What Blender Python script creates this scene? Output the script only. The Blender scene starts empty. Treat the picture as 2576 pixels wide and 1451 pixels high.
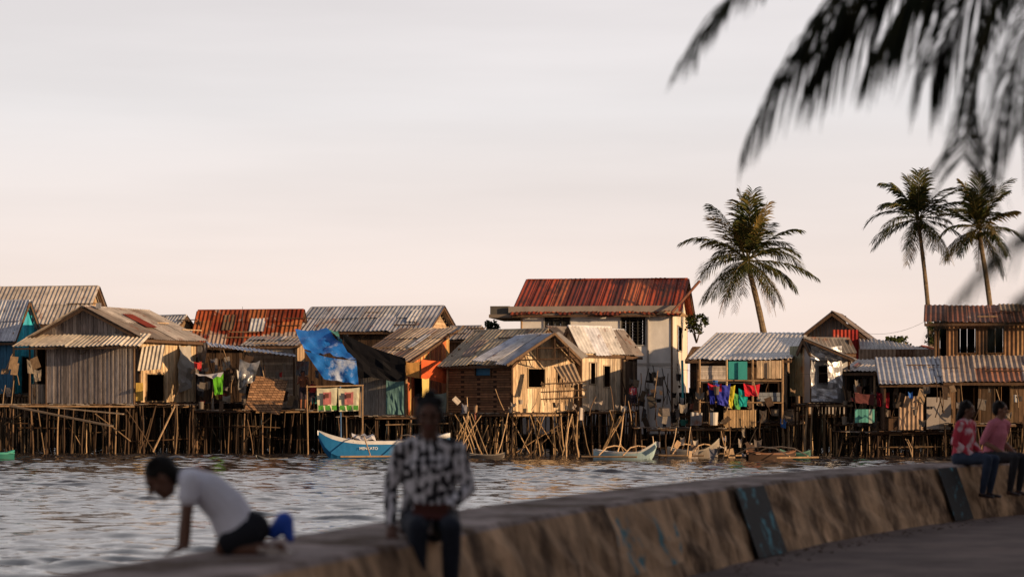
import bpy, math, random
import numpy as np
from mathutils import Vector, Matrix, noise
random.seed(11); np.random.seed(5)
F=6082.0; CX=1288.0; HY=1015.0; CZ=2.05
R=random.random
def U(a,b): return a+(b-a)*R()
def P(px,py,d): return Vector(((px-CX)*d/F, d, CZ+(HY-py)*d/F))
def ZZ(py,d): return CZ+(HY-py)*d/F
sc=bpy.context.scene
# ------------------------------------------------------------ materials
MATS={}
def mat(name,rough=.8,metal=0.,nscale=3.,namt=.35,c2=None,c2lo=.55,c2hi=.7,c2scale=1.5,stretch=(1,1,1),bump=.2,bscale=20.,spec=.3,trans=0.):
    m=bpy.data.materials.new(name); m.use_nodes=True; nt=m.node_tree; N=nt.nodes; L=nt.links
    b=N['Principled BSDF']; b.inputs['Roughness'].default_value=rough; b.inputs['Metallic'].default_value=metal
    b.inputs['Specular IOR Level'].default_value=spec
    a=N.new('ShaderNodeVertexColor'); a.layer_name='Col'
    g=N.new('ShaderNodeNewGeometry'); mp=N.new('ShaderNodeMapping'); mp.inputs['Scale'].default_value=stretch
    L.new(g.outputs['Position'],mp.inputs['Vector'])
    n=N.new('ShaderNodeTexNoise'); n.inputs['Scale'].default_value=nscale; n.inputs['Detail'].default_value=6; n.inputs['Roughness'].default_value=.65
    L.new(mp.outputs[0],n.inputs['Vector'])
    mr=N.new('ShaderNodeMapRange'); mr.inputs['From Min'].default_value=.3; mr.inputs['From Max'].default_value=.7
    mr.inputs['To Min'].default_value=1-namt; mr.inputs['To Max'].default_value=1+namt*.5
    L.new(n.outputs['Fac'],mr.inputs['Value'])
    vm=N.new('ShaderNodeVectorMath'); vm.operation='SCALE'; L.new(a.outputs['Color'],vm.inputs[0]); L.new(mr.outputs[0],vm.inputs['Scale'])
    out=vm.outputs[0]
    if c2:
        n2=N.new('ShaderNodeTexNoise'); n2.inputs['Scale'].default_value=c2scale; n2.inputs['Detail'].default_value=8; n2.inputs['Roughness'].default_value=.7
        L.new(mp.outputs[0],n2.inputs['Vector'])
        r2=N.new('ShaderNodeMapRange'); r2.inputs['From Min'].default_value=c2lo; r2.inputs['From Max'].default_value=c2hi
        L.new(n2.outputs['Fac'],r2.inputs['Value'])
        mx=N.new('ShaderNodeMix'); mx.data_type='RGBA'; L.new(r2.outputs[0],mx.inputs[0]); L.new(out,mx.inputs[6]); mx.inputs[7].default_value=(*c2,1)
        out=mx.outputs[2]
    L.new(out,b.inputs['Base Color'])
    if bump>0:
        n3=N.new('ShaderNodeTexNoise'); n3.inputs['Scale'].default_value=bscale; n3.inputs['Detail'].default_value=4
        L.new(mp.outputs[0],n3.inputs['Vector'])
        bp=N.new('ShaderNodeBump'); bp.inputs['Strength'].default_value=bump; bp.inputs['Distance'].default_value=.02
        L.new(n3.outputs['Fac'],bp.inputs['Height']); L.new(bp.outputs[0],b.inputs['Normal'])
    MATS[name]=m; return m
mat('weathered_wood',.85,0,4,.5,(.05,.032,.022),.58,.75,2,(3,3,.6),.3,30)
mat('metal_sheet',.5,.05,2.5,.4,(.2,.075,.035),.57,.69,1.3,(1,1,1),.1,20,.4)
mat('rusty_sheet',.8,.05,2.5,.5,(.38,.28,.23),.6,.68,1.2,(1,1,1),.15,20,.2)
mat('red_roof',.7,.05,1.2,.45,(.10,.035,.02),.48,.64,.9,(1.6,.5,.5),.15,20,.2)
mat('plaster',.9,0,1.5,.2,(.4,.33,.27),.6,.8,.8,(1,1,.5),.15,25,.2)
mat('cloth',.9,0,3,.2,None,bump=.3,bscale=12,spec=.1)
mat('tarp',.5,0,1.6,.25,(.6,.68,.85),.56,.64,.45,(1,1,1),.5,7,.3)
mat('foil',.35,.5,5,.5,None,bump=.8,bscale=9)
mat('boat_paint',.45,0,5,.15,(.4,.38,.35),.7,.76,3,(1,1,1),.05,20,.3)
mat('bamboo',.7,0,3,.45,None,bump=.1,bscale=40,stretch=(2,2,1),spec=.15)
mat('palm_leaf',.65,0,1.5,.5,None,bump=0,spec=.1)
mat('palm_trunk',.9,0,5,.5,(.05,.04,.035),.55,.7,3,(1,1,2),.4,20,.1)
mat('skin',.55,0,8,.12,None,bump=.05,bscale=60)
mat('hair',.6,0,30,.4,None,bump=.5,bscale=90,spec=.15)
mat('denim',.85,0,12,.35,None,bump=.3,bscale=25)
mat('plastic',.4,0,2,.1,None,bump=0)
mat('glass_dark',.2,0,2,.1,None,bump=0)
mat('concrete',.92,0,2.2,.7,(.085,.05,.03),.46,.6,1.5,(1,1,.6),.8,14,.1)
mat('peeled_paint',.9,0,2.2,.6,(.10,.22,.26),.55,.60,3.4,(1,1,.8),.8,14,.12)
mat('asphalt',.95,0,1.2,.4,(.26,.19,.16),.5,.68,.35,(1,1,1),.5,40,.08)
mat('black_paint',.75,0,3,.3,(.07,.24,.3),.54,.6,3.2,(1,1,1),.3,22,.15)
mat('soil',1,0,.6,.4,(.04,.06,.02),.5,.6,.3,(1,1,1),.4,5,.1)
def woven():
    m=mat('woven_bamboo',.8,0,5,.4,None,bump=0); nt=m.node_tree; N=nt.nodes; L=nt.links; b=N['Principled BSDF']
    src=b.inputs['Base Color'].links[0].from_socket
    g=N.new('ShaderNodeNewGeometry'); s=N.new('ShaderNodeSeparateXYZ'); L.new(g.outputs['Position'],s.inputs[0])
    ad=N.new('ShaderNodeMath'); ad.operation='ADD'; L.new(s.outputs[0],ad.inputs[0]); L.new(s.outputs[1],ad.inputs[1])
    c=N.new('ShaderNodeCombineXYZ'); L.new(ad.outputs[0],c.inputs[0]); L.new(s.outputs[2],c.inputs[1])
    br=N.new('ShaderNodeTexBrick'); br.inputs['Scale'].default_value=4.2; br.inputs['Color1'].default_value=(1.3,1.2,1.1,1); br.inputs['Color2'].default_value=(.6,.55,.5,1)
    br.inputs['Mortar'].default_value=(.16,.12,.1,1); br.inputs['Mortar Size'].default_value=.05; br.inputs['Brick Width'].default_value=.9; br.inputs['Row Height'].default_value=.42
    L.new(c.outputs[0],br.inputs['Vector'])
    mx=N.new('ShaderNodeVectorMath'); mx.operation='MULTIPLY'; L.new(src,mx.inputs[0]); L.new(br.outputs['Color'],mx.inputs[1]); L.new(mx.outputs[0],b.inputs['Base Color'])
woven()
def patterned(name,ca,cb,scale,lo,hi):
    m=bpy.data.materials.new(name); m.use_nodes=True; nt=m.node_tree; N=nt.nodes; L=nt.links; b=N['Principled BSDF']; b.inputs['Roughness'].default_value=.9
    g=N.new('ShaderNodeNewGeometry'); mp=N.new('ShaderNodeMapping'); mp.inputs['Scale'].default_value=(1,1,.8); L.new(g.outputs['Position'],mp.inputs[0])
    n=N.new('ShaderNodeTexNoise'); n.inputs['Scale'].default_value=scale; n.inputs['Detail'].default_value=2; L.new(mp.outputs[0],n.inputs['Vector'])
    w=N.new('ShaderNodeTexWave'); w.inputs['Scale'].default_value=scale*.24; w.inputs['Distortion'].default_value=3; w.inputs['Detail Scale'].default_value=3; L.new(mp.outputs[0],w.inputs['Vector'])
    a=N.new('ShaderNodeMath'); a.operation='MULTIPLY_ADD'; a.inputs[1].default_value=.16; L.new(w.outputs['Fac'],a.inputs[0]); L.new(n.outputs['Fac'],a.inputs[2])
    r=N.new('ShaderNodeMapRange'); r.inputs['From Min'].default_value=lo; r.inputs['From Max'].default_value=hi; L.new(a.outputs[0],r.inputs['Value'])
    mx=N.new('ShaderNodeMix'); mx.data_type='RGBA'; mx.inputs[6].default_value=(*ca,1); mx.inputs[7].default_value=(*cb,1); L.new(r.outputs[0],mx.inputs[0]); L.new(mx.outputs[2],b.inputs['Base Color'])
    MATS[name]=m
patterned('patterned_blouse',(.72,.68,.70),(.015,.012,.015),27,.56,.61)
patterned('red_print_shirt',(.5,.04,.07),(.68,.5,.52),9,.57,.67)
# ------------------------------------------------------------ mesh builder
def parent(name,loc):
    e=bpy.data.objects.new(name,None); e.location=loc; e.empty_display_size=.3; sc.collection.objects.link(e); return e
class MB:
    def __init__(s): s.v=[]; s.f=[]; s.c=[]; s.m=[]; s.mats=[]
    def mi(s,n):
        if n not in s.mats: s.mats.append(n)
        return s.mats.index(n)
    def face(s,pts,col,mt):
        i=len(s.v); s.v.extend([tuple(p) for p in pts]); s.f.append(tuple(range(i,i+len(pts)))); s.c.append(col); s.m.append(s.mi(mt))
    def box(s,o,a,b,c,col,mt):
        o=Vector(o);a=Vector(a);b=Vector(b);c=Vector(c)
        p=[o,o+a,o+a+b,o+b,o+c,o+a+c,o+a+b+c,o+b+c]; i=len(s.v); s.v.extend([tuple(q) for q in p])
        for q in ((0,3,2,1),(4,5,6,7),(0,1,5,4),(1,2,6,5),(2,3,7,6),(3,0,4,7)):
            s.f.append(tuple(i+k for k in q)); s.c.append(col); s.m.append(s.mi(mt))
    def cyl(s,p0,p1,r0,r1,col,mt,n=6):
        p0=Vector(p0);p1=Vector(p1); t=(p1-p0)
        if t.length<1e-5: return
        t.normalize(); a=t.orthogonal().normalized(); b=t.cross(a); i=len(s.v)
        for p,r in((p0,r0),(p1,r1)):
            for k in range(n):
                q=2*math.pi*k/n; s.v.append(tuple(p+(a*math.cos(q)+b*math.sin(q))*r))
        mi=s.mi(mt)
        for k in range(n):
            s.f.append((i+k,i+(k+1)%n,i+n+(k+1)%n,i+n+k)); s.c.append(col); s.m.append(mi)
        s.f.append(tuple(i+n+k for k in range(n))); s.c.append(col); s.m.append(mi)
        s.f.append(tuple(i+n-1-k for k in range(n))); s.c.append(col); s.m.append(mi)
    def tube(s,pts,rs,col,mt,n=8):
        for k in range(len(pts)-1): s.cyl(pts[k],pts[k+1],rs[k],rs[k+1],col,mt,n)
    def bent(s,p0,p1,r,col,amt=.06,n=5):
        p0=Vector(p0);p1=Vector(p1); off=Vector((U(-amt,amt),U(-amt,amt),0)); a=p0.lerp(p1,.33)+off; b=p0.lerp(p1,.68)+off*U(.4,1.2)
        s.tube([p0,a,b,p1],[r,r*.95,r*.88,r*.8],col,'bamboo',n)
    def plank(s,p0,p1,w,t,col,mt='weathered_wood',up=None):
        p0=Vector(p0);p1=Vector(p1);d=p1-p0; up=Vector(up) if up else Vector((0,0,1))
        if d.length<1e-4:return
        sd=d.cross(up)
        if sd.length<1e-4: sd=Vector((1,0,0))
        sd.normalize(); n=sd.cross(d).normalized()
        s.box(p0-sd*w/2-n*t/2,d,sd*w,n*t,col,mt)
    def cloth(s,a,b,c,d,col,mt='cloth',nx=8,ny=8,amp=.06,fr=2.2,cols=None):
        a,b,c,d=map(Vector,(a,b,c,d)); n=(b-a).cross(d-a)
        if n.length<1e-6:return
        n.normalize(); i=len(s.v); ph=U(0,99)
        for y in range(ny+1):
            for x in range(nx+1):
                u=x/nx;v=y/ny; p=(a*(1-u)+b*u)*(1-v)+(d*(1-u)+c*u)*v
                w=noise.noise(Vector((p.x*fr*1.7+ph,p.y*fr,p.z*fr*.8)))+.5*noise.noise(Vector((p.x*fr*4+ph,p.y*fr,p.z*fr*2)))
                p=p+n*amp*w*1.6*(.3+v)
                p.z-=amp*.8*math.sin(math.pi*u)*(1-v)
                s.v.append(tuple(p))
        mi=s.mi(mt)
        for y in range(ny):
            for x in range(nx):
                q=i+y*(nx+1)+x; s.f.append((q,q+1,q+nx+2,q+nx+1)); s.m.append(mi)
                s.c.append(cols[(x*len(cols))//nx] if cols else col)
    def sheets(s,A,B,C,D,pal,mt='metal_sheet',sw=.85,rows=2,pitch=.17,amp=.022,jit=1.):
        A,B,C,D=map(Vector,(A,B,C,D)); L=(B-A).length; ns=max(1,round(L/sw)); n=(B-A).cross(D-A).normalized()
        if n.z<0:n=-n
        mi=s.mi(mt)
        for j in range(rows):
            for i in range(ns):
                s0=i/ns-.01;s1=(i+1)/ns+.01
                t0=max(0,j/rows-.05); t1=(j+1)/rows+ (U(-.03,.05)*jit if j==rows-1 else 0)
                if j==0: t0+=U(-.02,.01)*jit
                col=random.choice(pal); k=U(.68,1.15); col=(col[0]*k,col[1]*k,col[2]*k)
                lift=.03+(rows-j)*.012+U(0,.03)*jit; tw=U(-.03,.04)*jit
                K=max(4,int(L/ns/pitch*4)); base=len(s.v)
                for q in range(K+1):
                    u=s0+(s1-s0)*q/K; off=lift+amp*math.sin(q/4*2*math.pi)
                    for t,tt in((t0,0),(t1,tw)):
                        p=(A*(1-u)+B*u)*(1-t)+(D*(1-u)+C*u)*t+n*(off+tt*(q/K))
                        s.v.append(tuple(p))
                for q in range(K):
                    b0=base+2*q; s.f.append((b0,b0+2,b0+3,b0+1)); s.c.append(col); s.m.append(mi)
    def wall(s,p0,p1,z0,ztop,kind,pal,ops=(),bw=.16,ze=None,mt=None,th=.025):
        p0=Vector(p0).copy();p1=Vector(p1).copy();p0.z=p1.z=0; d=p1-p0;L=d.length
        if L<.05:return
        t=d/L; n=Vector((t.y,-t.x,0))
        if ze is None: ze=ztop(.0)
        H=ze-z0
        O=[(o[0]*L,o[1]*L,z0+o[2]*H,z0+o[3]*H) for o in ops]
        if kind=='c':
            mt=mt or 'metal_sheet'; pitch=.17; K=int(L/pitch*4)+1; us=[L*i/K for i in range(K+1)]
            sheetcol={}
        else:
            if kind in('p','w'): bw=.5
            us=[0.]
            while us[-1]<L-bw*.5: us.append(us[-1]+bw*(U(.7,1.3) if kind=='v' else 1))
            us[-1]=L
            if kind in('p','w'): us=sorted(set(us+[o[0] for o in O]+[o[1] for o in O]))
            mt=mt or {'v':'weathered_wood','p':'plaster','w':'woven_bamboo','h':'weathered_wood'}[kind]
        if kind=='h':
            zm=max(ztop(L*.5),ztop(0),ztop(L)); z=z0
            while z<zm-.02:
                h=bw*U(.8,1.2); us2=[0,L]
                for o in O:
                    if z+h>o[2]+.01 and z<o[3]-.01: us2+= [max(0,o[0]),min(L,o[1])]
                us2=sorted(us2)
                for k in range(0,len(us2),2):
                    a,b=us2[k],us2[k+1]
                    while b>a and ztop(a)<z+h*.6: a+=.05
                    while b>a and ztop(b)<z+h*.6: b-=.05
                    if b-a<.05: continue
                    c=random.choice(pal); kk=U(.7,1.15); c=tuple(q*kk for q in c)
                    o_=U(0,.015); s.box(p0+t*a+n*o_+Vector((0,0,z)),t*(b-a),n*th,Vector((0,0,h*.93)),c,mt)
                z+=h
            return
        for i in range(len(us)-1):
            a,b=us[i],us[i+1]; m_=(a+b)/2
            zt=ztop(m_)
            if zt-z0<.03: continue
            iv=[(z0,zt)]
            for o in O:
                if o[0]<m_<o[1]:
                    nv=[]
                    for (q,w) in iv:
                        if o[2]>q: nv.append((q,min(w,o[2])))
                        if o[3]<w: nv.append((max(q,o[3]),w))
                    iv=[x for x in nv if x[1]-x[0]>.02]
            if kind=='c':
                key=int(a/.8)
                if key not in sheetcol:
                    kk=U(.75,1.15); sheetcol[key]=tuple(q*kk for q in random.choice(pal))
                c=sheetcol[key]; o0=.03+.022*math.sin(i/4*2*math.pi);o1=.03+.022*math.sin((i+1)/4*2*math.pi)
                for q,w in iv:
                    s.face([p0+t*a+n*o0+Vector((0,0,q)),p0+t*b+n*o1+Vector((0,0,q)),p0+t*b+n*o1+Vector((0,0,w)),p0+t*a+n*o0+Vector((0,0,w))],c,mt)
            elif kind=='v':
                c=random.choice(pal); kk=U(.6,1.15); c=tuple(q*kk for q in c); o_=U(0,.02)
                for q,w in iv:
                    dz=U(-.06,.03) if q==z0 else 0
                    s.box(p0+t*(a+.008)+n*o_+Vector((0,0,q+dz)),t*(b-a-.014),n*th,Vector((0,0,w-q-dz)),c,mt)
            else:
                c=pal[0]
                z2=[ztop(a),ztop(b)]
                for q,w in iv:
                    if w==zt:
                        A0=p0+t*a+Vector((0,0,q));B0=p0+t*b+Vector((0,0,q));B1=p0+t*b+Vector((0,0,z2[1]));A1=p0+t*a+Vector((0,0,z2[0]))
                        s.face([A0+n*th,B0+n*th,B1+n*th,A1+n*th],c,mt)
                    else:
                        s.face([p0+t*a+n*th+Vector((0,0,q)),p0+t*b+n*th+Vector((0,0,q)),p0+t*b+n*th+Vector((0,0,w)),p0+t*a+n*th+Vector((0,0,w))],c,mt)
        for o in O:
            fc=tuple(q*.5 for q in pal[0]); f=.05
            for (x0,x1,za,zb) in ((o[0]-f,o[0],o[2]-f,o[3]+f),(o[1],o[1]+f,o[2]-f,o[3]+f),(o[0],o[1],o[3],o[3]+f),(o[0],o[1],o[2]-f,o[2])):
                s.box(p0+t*x0+n*.03+Vector((0,0,za)),t*(x1-x0),n*.04,Vector((0,0,zb-za)),fc,'weathered_wood')
    def build(s,name,par=None,smooth=False):
        if not s.v: return None
        me=bpy.data.meshes.new(name); o=Vector(par.location) if par else Vector((0,0,0))
        V=np.array(s.v,dtype=float)-np.array(o)
        me.from_pydata(V.tolist(),[],s.f)
        for n in s.mats: me.materials.append(MATS[n])
        me.polygons.foreach_set('material_index',s.m)
        at=me.color_attributes.new('Col','FLOAT_COLOR','CORNER')
        ln=[len(f) for f in s.f]; C=np.ones((len(s.f),4)); C[:,:3]=np.array([c[:3] for c in s.c]); 
        at.data.foreach_set('color',np.repeat(C,ln,axis=0).ravel())
        if smooth: me.polygons.foreach_set('use_smooth',[True]*len(s.f))
        me.update(); ob=bpy.data.objects.new(name,me); sc.collection.objects.link(ob)
        if par: ob.parent=par
        return ob
# palettes
GREY=[(.32,.27,.24),(.25,.21,.18),(.38,.33,.29)]
TAN=[(.52,.35,.21),(.4,.26,.15),(.6,.42,.26)]
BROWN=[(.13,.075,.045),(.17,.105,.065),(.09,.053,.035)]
DARK=[(.06,.042,.03),(.085,.06,.042),(.045,.033,.026)]
ZINC=[(.58,.58,.61),(.47,.47,.51),(.68,.66,.66),(.52,.46,.43),(.38,.32,.29)]
WHITEZ=[(.76,.76,.80),(.66,.67,.74),(.82,.79,.78)]
RUST=[(.34,.075,.03),(.22,.05,.025),(.42,.14,.055),(.46,.34,.28),(.27,.045,.022)]
TANROOF=[(.5,.38,.26),(.37,.26,.17),(.58,.45,.33),(.2,.13,.085)]
def stiltset(m,pts,z1,n,lit=TAN,z0=-.6,rr=(.02,.05),lean=.12,dim=1.):
    A,N_,B,C=pts
    for e0,e1,k in((A,N_,n),(N_,B,max(3,int(n*.6))),(C,A,3)):
        for i in range(k+1):
            if R()<.12: continue
            t=i/k+U(-.8,.8)/k; t=min(1,max(0,t)); p=e0.lerp(e1,t); q=p+Vector((U(-1,1)*lean,U(-1,1)*lean*2,0)); r=U(*rr)
            if R()<.12: q.x+=U(-.7,.7)
            c=random.choice(lit+BROWN); kk=U(.3,1.)*dim; c=tuple(x*kk for x in c)
            m.bent((q.x,q.y,z0),(p.x,p.y+U(.02,.3),z1+U(-.05,.05)),r,c,.07)
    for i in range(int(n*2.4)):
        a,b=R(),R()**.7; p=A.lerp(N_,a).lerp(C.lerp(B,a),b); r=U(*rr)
        c=random.choice(BROWN+DARK+lit); kk=U(.15,.6); c=tuple(x*kk for x in c)  # inner poles coloured darker: shade below the floor is in the colour
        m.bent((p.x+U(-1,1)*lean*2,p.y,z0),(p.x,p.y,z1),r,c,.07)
    for i in range(max(1,n//5)):
        t=R(); s2=min(1,max(0,t+U(-.2,.2))); p=A.lerp(N_,t);q=A.lerp(N_,s2)
        c=random.choice(lit+BROWN+DARK); c=tuple(x*U(.4,.9) for x in (1,)) and tuple(x*.7 for x in c); m.bent((p.x,p.y-U(.02,.15),U(-.2,.6)),(q.x,q.y-.05,z1-U(0,.6)),.024,c)
        p=N_.lerp(B,R());q=N_.lerp(B,R()); m.bent((p.x+.05,p.y,U(-.2,.3)),(q.x+.05,q.y,z1-U(0,.3)),.024,c)
    L=(N_-A).length; k=max(1,int(L/2.0))
    for i in range(k):
        for h in(U(.2,.5),U(.55,.88)):
            if R()<.25: continue
            a=A.lerp(N_,max(0,(i-U(0,.5))/k));b=A.lerp(N_,min(1,(i+U(.7,1.3))/k)); dy=U(-.08,.8); kk=U(.5,1)
            m.cyl((a.x,a.y+dy,z1*h+U(-.1,.1)),(b.x,b.y+dy,z1*h+U(-.1,.1)),.024,.022,tuple(x*kk for x in random.choice(BROWN+DARK+lit)),'bamboo',5)
def house(name,xL,xN,xR,D,th,yf,ye,yr,roof,wl,wr,rp,oh=.3,opL=(),opR=(),stilt=10,rmat='metal_sheet',rows=2,bb=None,lit=TAN,deck=.25,sw=.85,patch=1):
    th=math.radians(th); u=Vector((-math.cos(th),math.sin(th),0)); v=Vector((math.sin(th),math.cos(th),0))
    N_=Vector(((xN-CX)*D/F,D,0)); kL=xL-CX;kR=xR-CX
    a=(kL*N_.y-F*N_.x)/(F*u.x-kL*u.y); b=(kR*N_.y-F*N_.x)/(F*v.x-kR*v.y)
    b=bb if bb else max(.6,min(b,12))
    if b<=.6 and not bb: b=3
    A=N_+u*a;B=N_+v*b;C=A+v*b; z0=ZZ(yf,D);z1=ZZ(ye,D)
    par=parent(name,(N_.x,N_.y,0)); m=MB()
    gl=gr=None
    if roof=='R': zr=ZZ(yr,D+b*.5*v.y); gr=lambda x:z1+(zr-z1)*(1-abs(x/b*2-1))
    elif roof=='L': zr=ZZ(yr,D+a*.5*u.y); gl=lambda x:z1+(zr-z1)*(1-abs(x/a*2-1))
    else: zr=ZZ(yr,D+b*v.y); gr=lambda x:z1+(zr-z1)*(x/b)
    fl=lambda x:z1
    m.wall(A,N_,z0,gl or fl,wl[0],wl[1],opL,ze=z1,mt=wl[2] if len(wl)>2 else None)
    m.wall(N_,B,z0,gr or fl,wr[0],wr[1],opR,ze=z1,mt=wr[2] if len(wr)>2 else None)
    bk=(lambda x:zr) if roof=='S' else (gl or fl)
    m.wall(B,C,z0,bk,'v',BROWN,bw=.4,ze=z1); m.wall(C,A,z0,(lambda x:z1+(zr-z1)*(1-x/b)) if roof=='S' else (gr or fl),'v',BROWN,bw=.4,ze=z1)
    for q in (A,N_,B): m.cyl((q.x,q.y-.03,z0),(q.x,q.y-.03,z1),.05,.05,random.choice(BROWN+TAN),'bamboo')
    m.build('walls',par)
    m=MB(); up=Vector((0,0,1)); frame=BROWN[0]
    if roof=='R':
        sl=(zr-z1)/(b/2)
        r0=A+v*b/2+u*oh+up*zr; r1=N_+v*b/2-u*oh+up*zr
        e0=A+u*oh-v*oh+up*(z1-sl*oh); e1=N_-u*oh-v*oh+up*(z1-sl*oh)
        f0=C+u*oh+v*oh+up*(z1-sl*oh); f1=B-u*oh+v*oh+up*(z1-sl*oh)
        m.sheets(r0,r1,e1,e0,rp,rmat,rows=rows,sw=sw); m.sheets(r1,r0,f0,f1,rp,rmat,rows=rows,sw=sw)
        for p,q in((r1,e1),(r1,f1),(r0,e0),(e0,e1)): m.plank(p-up*.05,q-up*.05,.05,.1,frame)
        m.cyl(r0+up*.05,r1+up*.05,.05,.05,rp[0],rmat); q4=(r0,r1,e1,e0)
    elif roof=='L':
        sl=(zr-z1)/(a/2); g=N_+u*a/2
        r0=g-v*oh+up*zr; r1=g+v*(b+oh)+up*zr
        e0=A+u*oh-v*oh+up*(z1-sl*oh); e1=C+u*oh+v*oh+up*(z1-sl*oh)
        f0=N_-u*oh-v*oh+up*(z1-sl*oh); f1=B-u*oh+v*oh+up*(z1-sl*oh)
        m.sheets(r1,r0,e0,e1,rp,rmat,rows=rows,sw=sw); m.sheets(r0,r1,f1,f0,rp,rmat,rows=rows,sw=sw)
        for p,q in((r0,e0),(r0,f0),(f0,f1)): m.plank(p-up*.06,q-up*.06,.05,.12,frame)
        m.cyl(r0+up*.05,r1+up*.05,.05,.05,rp[0],rmat); q4=(r0,r1,f1,f0)
    else:
        sl=(zr-z1)/b
        r0=C+u*oh+v*oh+up*(zr+sl*oh); r1=B-u*oh+v*oh+up*(zr+sl*oh)
        e0=A+u*oh-v*oh+up*(z1-sl*oh); e1=N_-u*oh-v*oh+up*(z1-sl*oh)
        m.sheets(r0,r1,e1,e0,rp,rmat,rows=rows,sw=sw)
        for p,q in((r1,e1),(r0,e0),(e0,e1)): m.plank(p-up*.05,q-up*.05,.05,.1,frame)
        q4=(r0,r1,e1,e0)
    def rq(s,t): return (q4[0]*(1-s)+q4[1]*s)*(1-t)+(q4[3]*(1-s)+q4[2]*s)*t
    nn=(q4[1]-q4[0]).cross(q4[3]-q4[0]).normalized(); nn=nn if nn.z>0 else -nn
    for i in range(patch):
        s_=U(.02,.8);t_=U(0,.45);ds=U(.08,.16);dt=U(.35,.5)
        m.sheets(rq(s_,t_)+nn*.06,rq(s_+ds,t_)+nn*.06,rq(s_+ds,t_+dt)+nn*.06,rq(s_,t_+dt)+nn*.06,random.choice([ZINC,RUST,TANROOF]),rmat,rows=1)
        for q_ in range(2):
            a_=rq(R(),U(.1,.9))+nn*.09; m.plank(a_,a_+(q4[1]-q4[0]).normalized()*U(.6,2),.06,.04,random.choice(BROWN+TAN))
    m.build('roof',par)
    m=MB()
    A2=A+u*deck-v*deck;N2=N_-u*deck-v*deck;B2=B-u*deck
    k=max(2,int((A2-N2).length/.22))
    for i in range(k):
        p=A2.lerp(N2,(i+.5)/k)+up*(z0-.04+U(-.015,.015))-v*U(0,.25)
        m.plank(p,p+v*(b+deck),.18,.035,random.choice(BROWN+GREY))
    for off in(.02,.5): m.cyl(A2+v*off+up*(z0-.12)+u*U(0,.4),N2+v*off+up*(z0-.12)-u*U(0,.4),.05,.05,random.choice(BROWN),'bamboo')
    m.cyl(N2+up*(z0-.12),B2+up*(z0-.12),.05,.05,random.choice(TAN),'bamboo')
    m.build('floor',par)
    if stilt:
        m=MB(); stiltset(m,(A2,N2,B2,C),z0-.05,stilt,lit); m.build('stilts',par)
    return par,A,N_,B,u,v,z0,z1,zr
# ============================================================ VILLAGE
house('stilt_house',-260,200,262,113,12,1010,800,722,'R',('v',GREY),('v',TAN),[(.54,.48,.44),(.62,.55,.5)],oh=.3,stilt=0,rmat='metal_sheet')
house('painted_stilt_house',-150,35,92,104,28,988,835,758,'R',('v',[(.04,.13,.24),(.05,.17,.3)]),('v',[(.05,.52,.68),(.06,.44,.62)]),WHITEZ,oh=.25,opR=((.3,.65,0,.6),),stilt=12,patch=0)  # one cyan paint: shaded left and sunlit right walls coloured separately
h=house('bamboo_hut',92,352,492,101,22,1010,843,773,'L',('v',[(.36,.30,.28),(.27,.225,.21),(.44,.38,.35)]),('v',[(.72,.5,.3),(.58,.4,.24),(.8,.6,.38)]),[(.52,.46,.42),(.62,.55,.5),(.34,.28,.24)],oh=.35,opL=((-.01,.2,.05,.86),),opR=((.1,.4,.02,.42),),stilt=22)  # grey front and orange side carry shade and sunlight in their palettes
par,A,N_,B,u,v,z0,z1,zr=h
m=MB(); up=Vector((0,0,1))
t0=A+u*.2+up*(z1+.02)-v*.03;t1=N_-u*.5+up*(z1+.02)-v*.03
m.sheets(t0,t1,t1-v*1.15-up*.52-u*.12,t0-v*1.15-up*.52+u*.2,[(.82,.7,.56),(.66,.57,.48),(.84,.74,.62)],'metal_sheet',rows=1,amp=.028)
m.plank(t0-v*1.1-up*.55+u*.15,t1-v*1.1-up*.55,.05,.07,BROWN[0])
m.build('lean_to_roof',par)
m=MB()
w0=A-v*.55-u*.85; w1=N_-v*.55-u*.05
m.wall(w0,w1,z0-.06,lambda x:z1-.36,'v',[(.40,.34,.32),(.29,.245,.235),(.54,.47,.44)],bw=.085)
m.wall(A-v*.5+u*.05,A-v*.5-u*.85,z0-.05,lambda x:z0+.75,'v',GREY,bw=.08)
for q in(A-v*.52,w0,w1): m.cyl(q+up*(z0-.1),q+up*(z1-.4),.05,.045,BROWN[1],'bamboo')
s0=N_-u*.1+up*(z1-.5);s1=N_-u*1.1+v*.2+up*(z1-.42)
m.sheets(s0,s1,s1-up*.95-v*.35,s0-up*.95-v*.35,[(.7,.62,.52)],rows=1)
m.plank(N_-u*.1-v*.2+up*(z0+.05),N_-u*.1-v*.2+up*(z0+.8),.3,.03,(.7,.47,.12))
m.cloth(B.lerp(N_,.35)-u*.12+up*(z1-.3),B.lerp(N_,.15)-u*.12+up*(z1-.25),B.lerp(N_,.1)-u*.2+up*(z0+.7),B.lerp(N_,.45)-u*.3+up*(z0+.3),(.42,.39,.36),nx=6,ny=10,amp=.15)
m.cloth(B-u*.1+up*(z1-.05),B-u*.1+u*-.5+up*(z1-.1),B-u*.4+up*(z0+.2),B-u*.05+up*(z0+.3),(.16,.15,.16),nx=6,ny=10,amp=.15)
c=A.lerp(N_,.52)-v*.62+up*(z1-.52)
for k in range(14):
    a0=k/14*6.283;a1=(k+1)/14*6.283
    m.cyl(c+(-u)*math.cos(a0)*.24+up*math.sin(a0)*.24,c+(-u)*math.cos(a1)*.24+up*math.sin(a1)*.24,.02,.02,(.2,.16,.12),'bamboo',5)
m.build('front_screen',par)
m=MB(); q=N_+u*2.2+v*.1+up*(zr-.02); m.box(q,(.2,0,0),(0,.2,0),(0,0,.22),(.3,.3,.33),'metal_sheet'); m.build('vent',par)
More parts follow.
